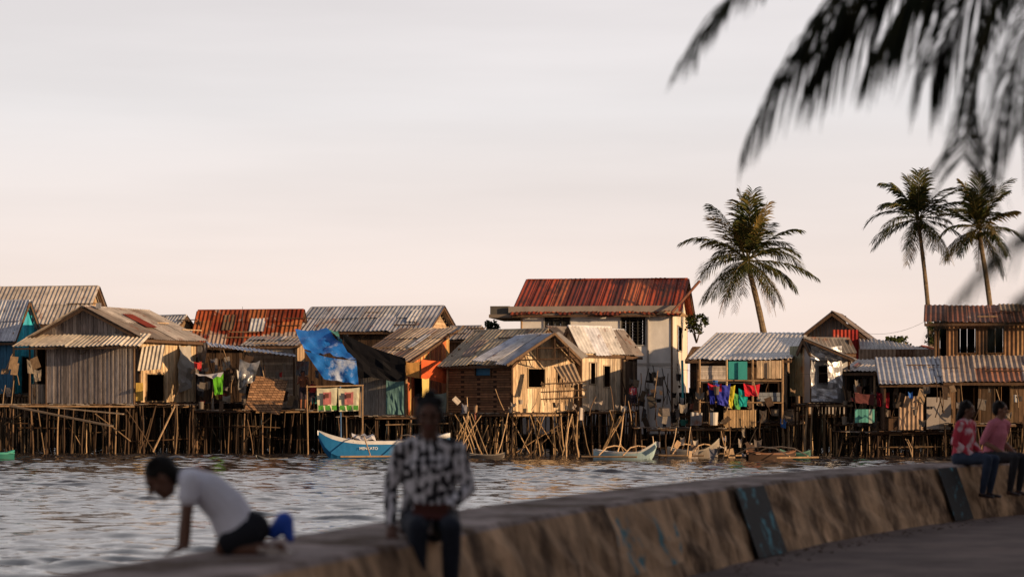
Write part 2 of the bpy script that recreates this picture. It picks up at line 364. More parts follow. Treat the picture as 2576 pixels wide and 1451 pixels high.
house('rusty_roof_house',500,735,760,108,12,1010,845,781,'R',('v',BROWN),('h',TAN),RUST,oh=.3,stilt=10,rmat='rusty_sheet',rows=3,patch=2)
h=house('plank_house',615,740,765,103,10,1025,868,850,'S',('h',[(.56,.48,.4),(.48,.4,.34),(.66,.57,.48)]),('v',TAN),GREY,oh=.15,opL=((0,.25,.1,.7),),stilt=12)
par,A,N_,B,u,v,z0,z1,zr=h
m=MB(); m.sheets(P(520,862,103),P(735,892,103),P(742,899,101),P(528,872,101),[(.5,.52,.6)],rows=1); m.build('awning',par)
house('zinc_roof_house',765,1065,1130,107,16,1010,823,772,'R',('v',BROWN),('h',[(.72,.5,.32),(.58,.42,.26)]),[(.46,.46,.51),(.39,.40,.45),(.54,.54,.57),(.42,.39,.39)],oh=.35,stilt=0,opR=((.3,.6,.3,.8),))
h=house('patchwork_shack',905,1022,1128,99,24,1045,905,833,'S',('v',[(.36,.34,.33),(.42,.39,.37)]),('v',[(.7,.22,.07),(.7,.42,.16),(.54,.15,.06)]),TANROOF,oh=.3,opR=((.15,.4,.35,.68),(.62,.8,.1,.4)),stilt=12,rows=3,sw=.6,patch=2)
par,A,N_,B,u,v,z0,z1,zr=h
m=MB()
m.cloth(P(862,838,99.5),P(1020,900,98.4),P(1018,958,98.4),P(885,945,98.6),(.012,.012,.015),nx=8,ny=6,amp=.1)
m.cloth(P(862,838,99.5),P(875,838,102),P(908,945,102),P(885,945,98.6),(.012,.012,.015),nx=4,ny=6,amp=.1)
m.build('black_tarp',par)
m=MB()
m.cloth(P(972,955,98.5),P(1016,957,98.4),P(1016,1042,98.4),P(970,1040,98.5),(.10,.2,.21),nx=10,ny=6,amp=.06,fr=4)
m.cloth(P(1060,903,98.6),P(1128,905,99.6),P(1128,965,99.6),P(1062,950,98.6),(.75,.14,.05),nx=8,ny=6,amp=.05)
m.cloth(P(1022,910,98.3),P(1055,908,98.4),P(1055,950,98.4),P(1022,945,98.3),(.45,.24,.08),nx=4,ny=4,amp=.05)
m.cloth(P(1062,950,98.3),P(1080,950,98.5),P(1078,1035,98.6),P(1060,1030,98.3),(.75,.57,.2),nx=4,ny=6,amp=.05)
m.cloth(P(1090,990,98.8),P(1125,985,99.2),P(1122,1040,99.2),P(1092,1040,98.8),(.30,.38,.36),nx=4,ny=6,amp=.05)
m.build('curtains',par)
LIT=[(.72,.47,.26),(.55,.36,.2),(.32,.2,.11)]
h=house('woven_bamboo_house',1126,1288,1445,97,40,1036,908,830,'R',('w',[(.23,.125,.072)]),('v',[(.8,.58,.37),(.68,.48,.3),(.86,.67,.46)]),[(.56,.46,.33),(.48,.38,.27)],oh=.25,opL=((.45,.68,.72,.98),),opR=((.24,.5,.5,.86),(.7,.95,.5,.85)),stilt=16,lit=LIT,rows=1)  # right-hand boards coloured extra bright to put sunlight into that wall
par,A,N_,B,u,v,z0,z1,zr=h
m=MB(); m.sheets(P(1395,838,96.6),P(1300,845,98.8),P(1190,906,96.8),P(1280,917,95.4),WHITEZ,rows=1)
m.sheets(P(1395,838,96.6),P(1405,838,98.6),P(1475,897,99.2),P(1458,903,97.6),[(.2,.18,.17)],rows=1)
m.plank(P(1395,838,96.55),P(1275,918,95.3),.05,.1,BROWN[1]); m.plank(P(1395,838,96.55),P(1462,905,97.5),.05,.1,BROWN[1])
for a,b in(((1300,905),(1450,900)),((1340,875),(1430,873)),((1395,845),(1395,903)),((1350,872),(1352,905)),((1430,872),(1432,900))):
    m.cyl(P(*a,96.7),P(*b,97),.03,.03,BROWN[2],'bamboo')
m.build('gable_canopy',par)
m=MB(); m.face([A.lerp(N_,.45)-v*.0+up*(z0+1.5),A.lerp(N_,.68)+up*(z0+1.5),A.lerp(N_,.68)+up*(z1-.02),A.lerp(N_,.45)+up*(z1-.02)],(.05,.16,.3),'cloth')
m.build('window_cloth',par)
h=house('stilt_house',1405,1462,1562,100,48,1030,882,822,'L',('v',TAN),('v',[(.82,.64,.45),(.86,.7,.52),(.7,.53,.37)]),WHITEZ,oh=.1,opR=((.2,.36,.45,.8),(.55,.7,.4,.75)),stilt=12,lit=LIT,rows=1,patch=0)
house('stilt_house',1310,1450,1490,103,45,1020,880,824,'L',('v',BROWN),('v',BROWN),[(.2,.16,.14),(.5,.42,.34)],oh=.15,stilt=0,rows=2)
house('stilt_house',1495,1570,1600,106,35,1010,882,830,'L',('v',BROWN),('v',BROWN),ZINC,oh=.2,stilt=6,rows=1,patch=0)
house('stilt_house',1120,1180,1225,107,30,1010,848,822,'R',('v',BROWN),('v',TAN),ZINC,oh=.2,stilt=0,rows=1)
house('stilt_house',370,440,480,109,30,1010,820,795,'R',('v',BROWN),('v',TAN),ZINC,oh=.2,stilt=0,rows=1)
h=house('two_storey_house',1312,1690,1727,112,8,1090,783,703,'R',('p',[(.86,.82,.79)]),('p',[(.86,.74,.61)]),[(.48,.085,.035),(.32,.055,.025),(.58,.16,.065),(.23,.045,.027)],oh=.4,opL=((.155,.325,.855,.96),(.665,.825,.73,.955)),opR=((.3,.6,.7,.9),),stilt=0,rmat='red_roof',rows=1,sw=.55,patch=0)  # gable end plaster tinted warmer than the front, as its sunlit side
par,A,N_,B,u,v,z0,z1,zr=h
m=MB()
m.box(A+u*.6-v*.14+up*(z1-.02),-u*((A-N_).length+.9),v*.12,up*.3,(.34,.29,.26),'plaster')
q=A+u*1.5-v*.3+up*(z1-.25); m.box(q,-u*1.9,v*5,up*.16,(.22,.18,.15),'plaster')
m.box(q+u*.0+up*.16+v*.4,-u*.9,v*2,up*.4,(.12,.11,.10),'plaster')
for(f0,f1,g0,g1) in((.155,.325,.855,.96),(.665,.825,.73,.955)):
    H=z1-z0; L=(A-N_).length
    for k in range(9):
        zz=z0+H*(g0+(g1-g0)*(k+.3)/9); m.box(A-u*(f0*L)+v*.03+up*zz,-u*((f1-f0)*L),v*.02,up*.035-v*.03,(.10,.10,.1),'glass_dark')
    for k in range(4):
        m.box(A-u*(f0*L+(f1-f0)*L*k/3.0)-v*.035+up*(z0+H*g0),-u*.05,v*.05,up*H*(g1-g0),(.05,.045,.04),'weathered_wood')
    m.box(A-u*(f0*L-.1)-v*.28+up*(z0+H*g1+.06),-u*((f1-f0)*L+.2),v*.25,up*.08,(.3,.27,.25),'plaster')
for k in range(6):
    p=N_-u*(.45)+v*(k*.9)-v*.3; m.plank(p+up*(z1-.05),p+u*1.0+up*(z1-.02),.07,.09,TAN[k%3])
m.plank(P(1760,706,112),P(1690,785,111.3),.1,.1,(.2,.08,.05));
m.cyl(N_+u*1.1-v*.1+up*z0,N_+u*1.1-v*.1+up*(z1-.1),.05,.05,(.4,.37,.35),'plaster',8)
m.box(A-v*.06+up*(z0+(z1-z0)*.56),-u*(A-N_).length,v*.06,up*.12,(.6,.55,.5),'plaster')
m.build('trim_and_windows',par)
h=house('porch_house',1755,1968,2015,97,10,1060,903,840,'S',('v',BROWN),('v',TAN),[(.74,.69,.66),(.66,.61,.58),(.8,.75,.71)],oh=.35,opL=((.06,.95,.0,.62),),opR=((.2,.7,.2,.8),),stilt=14,rows=1,patch=0)
par,A,N_,B,u,v,z0,z1,zr=h
m=MB()
m.wall(P(1760,0,96.4),P(1826,0,96.4),ZZ(958,96.4),lambda x:ZZ(918,96.4),'h',[(.62,.54,.48)],bw=.09)
m.wall(P(1832,0,96.4),P(1880,0,96.4),ZZ(950,96.4),lambda x:ZZ(908,96.4),'v',[(.05,.34,.34)],bw=.3,mt='plaster')
m.wall(P(1903,0,96.4),P(1966,0,96.4),ZZ(950,96.4),lambda x:ZZ(906,96.4),'v',[(.76,.55,.37),(.8,.62,.43)],bw=.14)
m.wall(P(1905,0,96.2),P(1962,0,96.2),ZZ(1008,96.2),lambda x:ZZ(985,96.2),'h',[(.3,.33,.38)],bw=.2)
m.wall(P(1820,0,95.9),P(1902,0,95.9),ZZ(1072,95.9),lambda x:ZZ(1030,95.9),'v',[(.7,.47,.26)],bw=.07)
for x in(1760,1828,1893,1968): m.cyl(P(x,1065,96),P(x,903,96),.04,.04,random.choice(TAN),'bamboo')
for y in(955,1010): m.cyl(P(1755,y,95.95),P(1970,y+2,95.95),.025,.025,TAN[1],'bamboo')
m.build('porch',par)
m=MB()
lay=[(1780,1800,965,1015,(.02,.03,.28)),(1800,1838,962,1022,(.05,.06,.4)),(1828,1850,965,1030,(.65,.55,.05)),(1846,1868,985,1030,(.1,.35,.1)),(1858,1885,975,1022,(.02,.36,.34)),(1870,1912,962,995,(.6,.03,.05)),(1780,1815,962,985,(.5,.03,.05))]
for a,b,c,d,col in lay: m.cloth(P(a,c,95.7),P(b,c+2,95.7),P(b-U(0,8),d,95.6),P(a+U(0,8),d-U(0,8),95.6),col,nx=5,ny=6,amp=.1,fr=3)
m.cyl(P(1765,960,95.7),P(1920,964,95.7),.012,.012,(.1,.1,.1),'plastic')
m.build('laundry',par)
m=MB(); m.cyl(P(1796,1068,95.5),P(1796,1036,95.5),.14,.17,(.6,.55,.5),'plastic',12); m.build('bucket',par)
h=house('foil_covered_shack',2022,2040,2135,97,62,1012,872,852,'L',('p',[(.42,.42,.44)]),('p',[(.42,.42,.44)]),[(.2,.18,.17)],oh=.2,opR=((.18,.5,.36,.66),),stilt=8,rows=1,patch=0)
par,A,N_,B,u,v,z0,z1,zr=h
m=MB()
m.wall(P(1988,0,98.3),P(2040,0,97.1),ZZ(995,97),lambda x:ZZ(868,97),'c',[(.3,.32,.2),(.36,.36,.25)])
for a,b,c,d in((2040,2118,868,905),(2040,2052,905,975),(2082,2118,905,975),(2042,2116,972,1008)):
    m.cloth(P(a,c,96.7),P(b,c,97.0),P(b,d,97.0),P(a,d,96.7),(.6,.6,.64),'foil',nx=7,ny=5,amp=.09,fr=3)
m.sheets(P(2030,853,98),P(2022,853,96.3),P(2145,905,96.3),P(2150,905,98.5),[(.25,.23,.22)],rows=1)
m.plank(P(2022,853,96.2),P(2148,907,96.2),.04,.08,BROWN[2])
m.build('foil_cladding',par)
house('two_storey_shack',2035,2160,2175,108,14,1040,834,787,'L',('c',[(.22,.2,.19),(.28,.25,.24)]),('c',TAN),[(.2,.16,.15),(.3,.24,.2)],oh=.75,opL=((.05,.45,.62,.72),),stilt=6,rows=1,patch=0)
m=MB(); m.wall(P(2094,0,107.2),P(2160,0,107.2),ZZ(905,107),lambda x:ZZ(828,107),'c',[(.36,.03,.03),(.42,.06,.04)],mt='rusty_sheet')
m.wall(P(2034,0,107.3),P(2092,0,107.3),ZZ(862,107),lambda x:ZZ(850,107),'h',[(.5,.08,.05)],bw=.3,mt='plaster'); 
e=parent('red_sheet_wall',P(2094,905,107.2)); m.build('sheets',e)
e=parent('corrugated_fence',P(2165,900,104)); m=MB(); m.wall(P(2160,0,104),P(2365,0,104),ZZ(1040,104),lambda x:ZZ(877,104),'c',[(.5,.38,.28),(.4,.28,.2),(.28,.15,.09)]); m.sheets(P(2160,848,108),P(2330,877,106),P(2345,884,104),P(2165,880,104.5),[(.3,.27,.26)],rows=1); m.build('sheets',e)
h=house('stilt_house',2225,2388,2402,94,6,1080,962,905,'S',('v',BROWN),('v',TAN),[(.6,.6,.64),(.52,.52,.57),(.66,.65,.69)],oh=.2,opL=((.02,.98,.28,1),),stilt=10,rows=2,bb=3.2,patch=1)
par,A,N_,B,u,v,z0,z1,zr=h
m=MB(); m.wall(P(2260,0,93.5),P(2322,0,93.5),ZZ(1080,93.5),lambda x:ZZ(995,93.5),'c',[(.4,.28,.2)],mt='rusty_sheet'); m.wall(P(2330,0,93.6),P(2392,0,93.6),ZZ(1075,93.6),lambda x:ZZ(998,93.6),'v',[(.46,.4,.36),(.36,.32,.3)],bw=.45,mt='plaster')
m.build('panels',par)
h=house('stilt_house',2128,2200,2240,97,18,1060,935,908,'S',('v',DARK),('v',DARK),[(.46,.36,.3),(.56,.48,.42)],oh=.25,opL=((.05,.9,.1,.9),),stilt=10,rows=1,patch=1)
m=MB()
m.wall(P(2150,0,94),P(2200,0,94),ZZ(1060,94),lambda x:ZZ(1028,94),'v',[(.12,.4,.36),(.4,.5,.45)],bw=.12,mt='plaster')
m.cloth(P(2205,985,95),P(2238,985,95),P(2236,1025,95),P(2206,1020,95),(.3,.02,.04),nx=5,ny=5)
m.cloth(P(2150,985,94.5),P(2200,990,94.5),P(2198,1018,94.5),P(2152,1012,94.5),(.14,.05,.05),nx=5,ny=5)
m.build('railing_panel',h[0])
house('corrugated_house',2352,2640,2700,97,10,1050,808,772,'S',('c',[(.3,.165,.09),(.4,.24,.13),(.17,.095,.055)],'rusty_sheet'),('c',TAN),[(.24,.09,.05),(.32,.14,.08),(.14,.065,.045)],oh=.4,opL=((.2,.36,.68,.93),(.46,.6,.68,.93),(.04,.1,.6,.93)),stilt=12,rmat='rusty_sheet',rows=2,bb=5,patch=1)
h=house('lean_to_shed',2392,2640,2700,93.5,8,1062,955,903,'S',('v',[(.26,.155,.085),(.34,.22,.12),(.13,.08,.05),(.2,.12,.07)]),('v',TAN),[(.44,.34,.28),(.3,.09,.05),(.5,.41,.35),(.34,.15,.085)],oh=.3,opL=((.08,.28,.05,.9),(.45,.6,.3,.85)),stilt=14,rows=2,sw=.6,bb=2.6,patch=1)
x=-300
while x<2900:
    w=U(130,210); D_=U(110,114)
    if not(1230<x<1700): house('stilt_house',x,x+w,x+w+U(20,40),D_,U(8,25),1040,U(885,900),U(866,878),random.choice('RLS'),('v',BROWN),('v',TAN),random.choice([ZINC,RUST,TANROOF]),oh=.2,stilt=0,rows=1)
    x+=w*.9
m=MB(); 
for i in range(60):
    x0=-60+i*2; m.wall((x0,116+U(-.4,.4),0),(x0+2,116+U(-.4,.4),0),-1,lambda x:2.6,'v',DARK,bw=.3)
e=parent('dark_shade_backing',(0,116,0)); m.build('planks',e)  # dark planks added behind the stilts to stand in for under-house shade
m=MB()
m.face([(-3000,114,-.6),(3000,114,-.6),(3000,118,.6),(-3000,118,.6)],(.09,.075,.05),'soil')
m.face([(-3000,118,.6),(3000,118,.6),(3000,4000,.6),(-3000,4000,.6)],(.09,.085,.05),'soil')
g=m.build('shore_ground')
e=parent('blue_tarp',P(820,880,98.5)); m=MB()
m.cloth(P(742,826,100.5),P(822,824,100.5),P(896,905,97.8),P(765,880,98.3),(.02,.18,.62),'tarp',16,14,.12,1.6)
m.cloth(P(765,880,98.3),P(896,905,97.8),P(902,966,97.6),P(815,952,97.8),(.02,.18,.62),'tarp',16,14,.12,1.6)
m.cloth(P(822,824,100.8),P(850,830,101),P(862,868,99),P(850,850,99),(.03,.2,.12),'tarp',6,6,.1)
m.build('sheet',e,True)
e=parent('hanging_banner',P(850,1000,97)); m=MB()
for a,b in((797,849),(851,905)):
    m.cloth(P(a,975,96.8),P(b,973,96.8),P(b-3,1032,96.8),P(a+2,1034,96.8),(.68,.66,.5),nx=8,ny=6,amp=.04)
    m.cloth(P(a+16,985,96.7),P(b-16,984,96.7),P(b-16,1016,96.7),P(a+16,1017,96.7),(.55,.2,.2),nx=4,ny=4,amp=.02)
    m.cloth(P(a+20,988,96.6),P(b-22,988,96.6),P(b-22,1000,96.6),P(a+20,1000,96.6),(.15,.06,.05),nx=3,ny=3,amp=.02)
    for k in range(3):
        x=a+4+k*17; m.cloth(P(x,1018,96.65),P(x+12,1018,96.65),P(x+12,1030,96.65),P(x,1030,96.65),(.1,.35,.06),nx=2,ny=2,amp=.02)
m.cyl(P(770,972,96.9),P(915,968,96.9),.03,.03,TAN[0],'bamboo'); m.cyl(P(858,1100,96.9),P(856,970,96.9),.03,.03,(.1,.2,.4),'bamboo')
m.cyl(P(775,1150,96.9),P(772,968,96.9),.03,.03,TAN[1],'bamboo'); m.cyl(P(912,1150,96.9),P(912,966,96.9),.03,.03,TAN[1],'bamboo')
m.build('printed_sheets',e)
def walkway(x0,x1,D,y,n,name='bamboo_walkway',st=18,lit=None):
    e=parent(name,P((x0+x1)/2,y,D)); m=MB(); z=ZZ(y,D); a=P(x0,y,D);b=P(x1,y,D)
    for i in range(n):
        p=a.lerp(b,i/n); m.plank(p+Vector((0,0,U(-.03,.03))),p+Vector((U(-.05,.05),2.2+U(0,.5),0)),.17,.03,random.choice(BROWN+GREY))
    for k in range(5):
        yy=U(-.1,.1); s_=U(0,.5); f_=s_+U(.3,.6); m.cyl(a.lerp(b,s_)+Vector((0,k*.2-.05,-.08+yy*.3)),a.lerp(b,min(1.03,f_))+Vector((0,k*.2-.05,-.08-yy*.3)),.04,.04,random.choice(BROWN+TAN),'bamboo')
    m.build('deck',e); m=MB()
    stiltset(m,(Vector((a.x,a.y,0)),Vector((b.x,b.y,0)),Vector((b.x+.3,b.y+4,0)),Vector((a.x,a.y+4,0))),z,st,lit=lit or (BROWN+[(.32,.2,.12),(.44,.29,.17)]))
    m.build('stilts',e)
walkway(-200,480,99.5,1016,60,st=40); walkway(480,860,100,1030,34,st=24); walkway(850,1130,98,1046,24,st=16)
walkway(1600,1980,97,1075,34,st=18); walkway(2120,2420,94.5,1085,24,st=14); walkway(1430,1600,98.5,1032,14,st=10); walkway(2380,2640,93,1064,20,st=12)
e=parent('bamboo_pole_stack',P(1450,1030,96)); m=MB()
for i in range(46):
    x=U(1135,1590); D_=U(95.5,100); kk=U(.3,1); m.bent(P(x+U(-60,60),1155,D_),P(x,U(1030,1048),D_),U(.02,.036),tuple(q*kk for q in random.choice([(.7,.47,.27),(.56,.36,.19)])),.1)
for i in range(26):
    x=U(1365,1470); m.cyl(P(x,U(1005,1020),95.6),P(x+U(-8,8),U(945,965),95.6),.018,.018,random.choice(TAN),'bamboo',5)
for y in(965,985,1003): m.cyl(P(1360,y,95.5),P(1475,y-6,95.5),.025,.025,BROWN[1],'bamboo',5)
m.sheets(P(1395,925,96.6),P(1445,915,96.4),P(1466,965,95.9),P(1425,972,95.9),[(.5,.36,.24),(.4,.2,.1)],'rusty_sheet',rows=1)
m.build('poles',e)
def clutter(name,x0,x1,y0,y1,D0,D1,n,bright=.15,dim=1.):
    e=parent(name,P((x0+x1)/2,y1,(D0+D1)/2)); m=MB()
    for i in range(n):
        x=U(x0,x1);y=U(y0,y1);D_=U(D0,D1);w=U(6,24);h=U(8,36); k=R()
        dull=random.choice([(.2,.17,.15),(.12,.1,.09),(.3,.25,.21),(.08,.06,.05),(.3,.2,.13),(.14,.14,.17),(.4,.34,.28)])
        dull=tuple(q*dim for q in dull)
        br=random.choice([(.5,.05,.05),(.05,.15,.45),(.08,.38,.33),(.55,.42,.1),(.6,.58,.55),(.5,.14,.2)])
        c=br if R()<bright else dull
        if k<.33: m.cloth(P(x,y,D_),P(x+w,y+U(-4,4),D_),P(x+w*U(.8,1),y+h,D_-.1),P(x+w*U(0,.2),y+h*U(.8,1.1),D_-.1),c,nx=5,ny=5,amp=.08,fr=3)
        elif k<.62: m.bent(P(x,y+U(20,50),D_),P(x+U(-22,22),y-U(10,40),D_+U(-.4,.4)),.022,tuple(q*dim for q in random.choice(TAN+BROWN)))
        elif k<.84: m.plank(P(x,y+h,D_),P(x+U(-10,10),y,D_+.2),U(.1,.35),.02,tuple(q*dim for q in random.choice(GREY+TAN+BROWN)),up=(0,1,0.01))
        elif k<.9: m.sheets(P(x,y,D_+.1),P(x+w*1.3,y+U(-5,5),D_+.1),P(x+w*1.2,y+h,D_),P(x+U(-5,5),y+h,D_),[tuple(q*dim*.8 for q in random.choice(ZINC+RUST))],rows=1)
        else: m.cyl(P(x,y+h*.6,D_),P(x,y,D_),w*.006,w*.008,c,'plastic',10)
    m.build('items',e); return e
clutter('household_clutter',480,620,880,1010,99,103,45,.1,.7)
clutter('household_clutter',600,800,900,1020,100.9,102,45,.25,.8)
clutter('household_clutter',0,95,880,1000,100,103,14,.15,.6)
clutter('household_clutter',1570,1750,930,1060,98,104,55,.08,.28)  # strongly dimmed colours paint in the shadow below the big house
clutter('household_clutter',1640,2000,950,1070,95.5,97,45,.12,.7)
clutter('household_clutter',2120,2260,945,1075,94.5,98,45,.15,.55)
clutter('household_clutter',2250,2576,965,1060,91.5,93,34,.15,.6)
clutter('household_clutter',1130,1600,1000,1040,94.5,97,22,.05,1.2)
clutter('driftwood_debris',1640,1900,1095,1140,90,93,30,.0,1.2)
e=parent('green_cloth',P(548,965,98.9)); m=MB(); m.cloth(P(535,940,98.8),P(562,938,98.8),P(560,990,98.8),P(540,992,98.8),(.12,.42,.03),nx=6,ny=6,amp=.1); m.cloth(P(490,938,98.8),P(562,934,98.8),P(555,950,98.6),P(500,948,98.6),(.5,.48,.5),nx=6,ny=3,amp=.08); m.build('cloth',e)
e=parent('foil_sheet',P(625,935,99)); m=MB(); m.cloth(P(603,900,99),P(655,905,99),P(640,955,98.8),P(598,978,98.8),(.35,.35,.37),'foil',9,9,.2,3); m.build('foil',e,True)
e=parent('woven_mat_panel',P(665,990,98.6)); m=MB(); m.plank(P(680,950,99.3),P(660,1035,98.3),1.45,.04,(.4,.24,.14),'woven_bamboo',up=(0,1,.01)); m.build('mat',e)
e=parent('gangplank',P(150,1030,98)); m=MB(); m.plank(P(30,1020,98.5),P(280,1070,97),.4,.05,(.2,.15,.11)); m.plank(P(120,1022,98.2),P(310,1040,97.6),.25,.05,(.3,.23,.17)); 
m.cyl(P(385,1135,98),P(440,1020,98),.04,.035,TAN[0],'bamboo'); m.build('planks',e)
e=parent('utility_wire',P(1700,910,98)); m=MB()
def wire(a,b,sag,m,r=.008):
    a=Vector(a);b=Vector(b);pp=None
    for i in range(13):
        t=i/12;p=a.lerp(b,t);p.z-=sag*4*t*(1-t)
        if pp: m.cyl(pp,p,r,r,(.05,.05,.05),'plastic',4)
        pp=p
wire(P(1560,905,98),P(2110,935,96),.3,m); wire(P(2165,835,105),P(2340,800,105),.3,m); m.cyl(P(1718,1000,98),P(1716,905,98),.05,.05,(.05,.35,.42),'plastic'); m.cyl(P(612,870,100),P(610,770,100),.015,.01,(.1,.1,.1),'plastic',4)
m.build('wire',e)
# ------------------------------------------------------------ boats
def boat(name,xb,xs,D,yb,ys,ywl,beam,hullc,topc,outr=True,ang=.0,text=None):
    p0=P(xb,0,D);p1=P(xs,0,D+ang); p0.z=p1.z=0; L=(p1-p0).length; t=(p1-p0)/L; n=Vector((t.y,-t.x,0))
    if n.y>0: n=-n
    e=parent(name,p0.lerp(p1,.5)); m=MB(); K=22; zb=ZZ(yb,D);zs=ZZ(ys,D); rings=[]
    mid=min(zb,zs)*.68
    for i in range(K+1):
        s=i/K; w=beam/2*(math.sin(math.pi*min(1,max(0,s*.92+.03)))**.6); w=max(w,.03)
        zt=mid+(zb-mid)*max(0,1-s*2.6)**2+(zs-mid)*max(0,(s-.62)/.38)**2
        zk=-.15+ (zt-.05+.15)*max(0,1-s*7)**2*.8
        c=p0+t*(L*s)
        zm=zk+(zt-zk)*.84
        rings.append([c+n*w+Vector((0,0,zt)),c+n*w*.97+Vector((0,0,zm)),c+n*w*.8+Vector((0,0,zk+(zt-zk)*.25)),c+Vector((0,0,zk)),c-n*w*.8+Vector((0,0,zk+(zt-zk)*.25)),c-n*w*.97+Vector((0,0,zm)),c-n*w+Vector((0,0,zt)),c-n*w*.8+Vector((0,0,zt-.02)),c-n*w*.75+Vector((0,0,zt-.2)),c+n*w*.75+Vector((0,0,zt-.2)),c+n*w*.8+Vector((0,0,zt-.02))])
    cols=[topc,hullc,hullc,hullc,hullc,topc,topc,topc,(.25,.2,.16),topc,topc]
    for i in range(K):
        for k in range(11):
            a=rings[i];b=rings[i+1]; m.face([a[k],b[k],b[(k+1)%11],a[(k+1)%11]],cols[k],'boat_paint')
    m.build('hull',e)
    m=MB()
    if outr:
        for s in(.3,.68):
            c=p0+t*L*s; z=mid+.08
            m.tube([c-n*2.0+Vector((0,0,.15)),c-n*1.0+Vector((0,0,z+.1)),c+Vector((0,0,z+.15)),c+n*1.0+Vector((0,0,z+.1)),c+n*2.0+Vector((0,0,.15))],[.025]*5,TAN[0],'bamboo')
        for sd in(-1,1): m.cyl(p0+t*L*.08+n*2.0*sd+Vector((0,0,.1)),p0+t*L*.95+n*2.0*sd+Vector((0,0,.1)),.035,.035,TAN[1],'bamboo')
    for s in(.25,.45,.65,.8):
        c=p0+t*L*s; m.box(c-n*beam*.42+Vector((0,0,mid-.04)),n*beam*.84,t*.2,Vector((0,0,.03)),topc,'boat_paint')
    m.build('outriggers',e)
    if text:
        cu=bpy.data.curves.new('name_lettering','FONT'); cu.body=text; cu.size=.15; cu.extrude=.003; cu.align_x='CENTER'
        ob=bpy.data.objects.new('name_lettering',cu); sc.collection.objects.link(ob); ob.parent=e
        w_=p0+t*L*.36+n*(beam/2*.97+.02)+Vector((0,0,mid*.5)); ob.location=w_-e.location
        ob.rotation_euler=(math.radians(84),0,math.atan2(t.y,t.x))
        tm=bpy.data.materials.new('white_lettering'); tm.use_nodes=True; tm.node_tree.nodes['Principled BSDF'].inputs['Base Color'].default_value=(.8,.8,.78,1); cu.materials.append(tm)
    return e,p0,t,n,L,mid
b1=boat('outrigger_boat',800,1130,91.5,1081,1088,1150,.95,(.02,.17,.42),(.66,.66,.68),True,1.5,'MENKATO')
e,p0,t,n,L,mid=b1; m=MB(); up=Vector((0,0,1))
m.cloth(p0+t*.9+up*(mid+.12)-n*.3,p0+t*2.2+up*(mid+.25)-n*.3,p0+t*2.2+up*(mid+.12)+n*.3,p0+t*.9+up*(mid+.05)+n*.3,(.6,.58,.6),nx=8,ny=5,amp=.12)
m.cloth(p0+t*1.3+up*(mid+.3),p0+t*1.8+up*(mid+.28),p0+t*1.9+up*(mid+.08)+n*.3,p0+t*1.25+up*(mid+.1)+n*.3,(.5,.5,.55),nx=5,ny=4,amp=.08); m.build('cargo_cover',e)
boat('outrigger_boat',1652,1495,91,1108,1128,1152,.8,(.4,.55,.6),(.6,.58,.56),True,.8)
boat('outrigger_boat',2000,1880,90.5,1130,1128,1155,.7,(.06,.035,.025),(.2,.1,.06),True,-.8)
boat('canoe',645,722,90,1142,1150,1165,.6,(.03,.03,.03),(.2,.19,.18),False,.5)
boat('canoe',1810,1680,93,1100,1122,1145,.6,(.4,.34,.28),(.5,.44,.36),True,.6)
boat('canoe',1270,1180,92,1136,1138,1150,.5,(.12,.1,.09),(.3,.26,.22),False,.5)
boat('canoe',2040,1960,91,1130,1128,1150,.6,(.03,.1,.08),(.1,.22,.18),False,.5)
boat('canoe',-40,35,91,1128,1130,1150,.6,(.02,.15,.13),(.05,.3,.25),False,.5)
# ------------------------------------------------------------ palms
def leaflet(m,o,d,w,L,drop,col,wd):
    p=o; dr=d.copy(); prev=None; segs=3
    ws=[wd*.6,wd,wd*.75,.002]
    for k in range(segs+1):
        a=p+w*ws[k]*.5;b=p-w*ws[k]*.5
        if prev: m.face([prev[0],prev[1],b,a],col,'palm_leaf')
        prev=(a,b); p=p+dr*(L/segs); dr=(dr+Vector((0,0,-drop))).normalized()
def frond(m,pts,L,n,drop,wd,cols,rr=.02,fwd=.6,start=.15,skip=.0,taper=True):
    K=len(pts)-1
    def at(t):
        x=t*K;i=min(K-1,int(x));return pts[i].lerp(pts[i+1],x-i),(pts[i+1]-pts[i]).normalized()
    for i in range(K): m.cyl(pts[i],pts[i+1],rr*(1-i/K)+.004,rr*(1-(i+1)/K)+.003,(.16,.13,.05) if wd>.06 else (.06,.05,.02),'palm_leaf',5)
    for i in range(n):
        t=start+(1-start)*(i+.5)/n; p,T=at(t); S=T.cross(Vector((0,0,1)))
        if S.length<.15: S=T.cross(Vector((0,1,0)))
        S.normalize(); l=L*(.55+.9*math.sin(math.pi*min(1,(t-start)/(1-start)*.8+.15)))*.75*U(.85,1.1)
        for sd in(-1,1):
            if R()<skip: continue
            d=(S*sd*U(.8,1)+T*(fwd+t*.6)+Vector((0,0,U(-.15,.2)))).normalized()
            c=random.choice(cols); k=U(.6,1.25); leaflet(m,p,d,(T+S*sd*.2).normalized(),l,drop*U(.7,1.3),(c[0]*k,c[1]*k,c[2]*k),wd)
def arc(o,az,el,L,g,n=10):
    d=Vector((math.cos(az)*math.cos(el),math.sin(az)*math.cos(el),math.sin(el))); p=o.copy(); out=[p.copy()]
    for i in range(n):
        p=p+d*(L/n); d.z-=g/n*(.4+1.2*i/n); d.normalize(); out.append(p.copy())
    return out
GR=[(.045,.06,.016),(.028,.042,.014),(.085,.085,.022),(.12,.10,.03)]
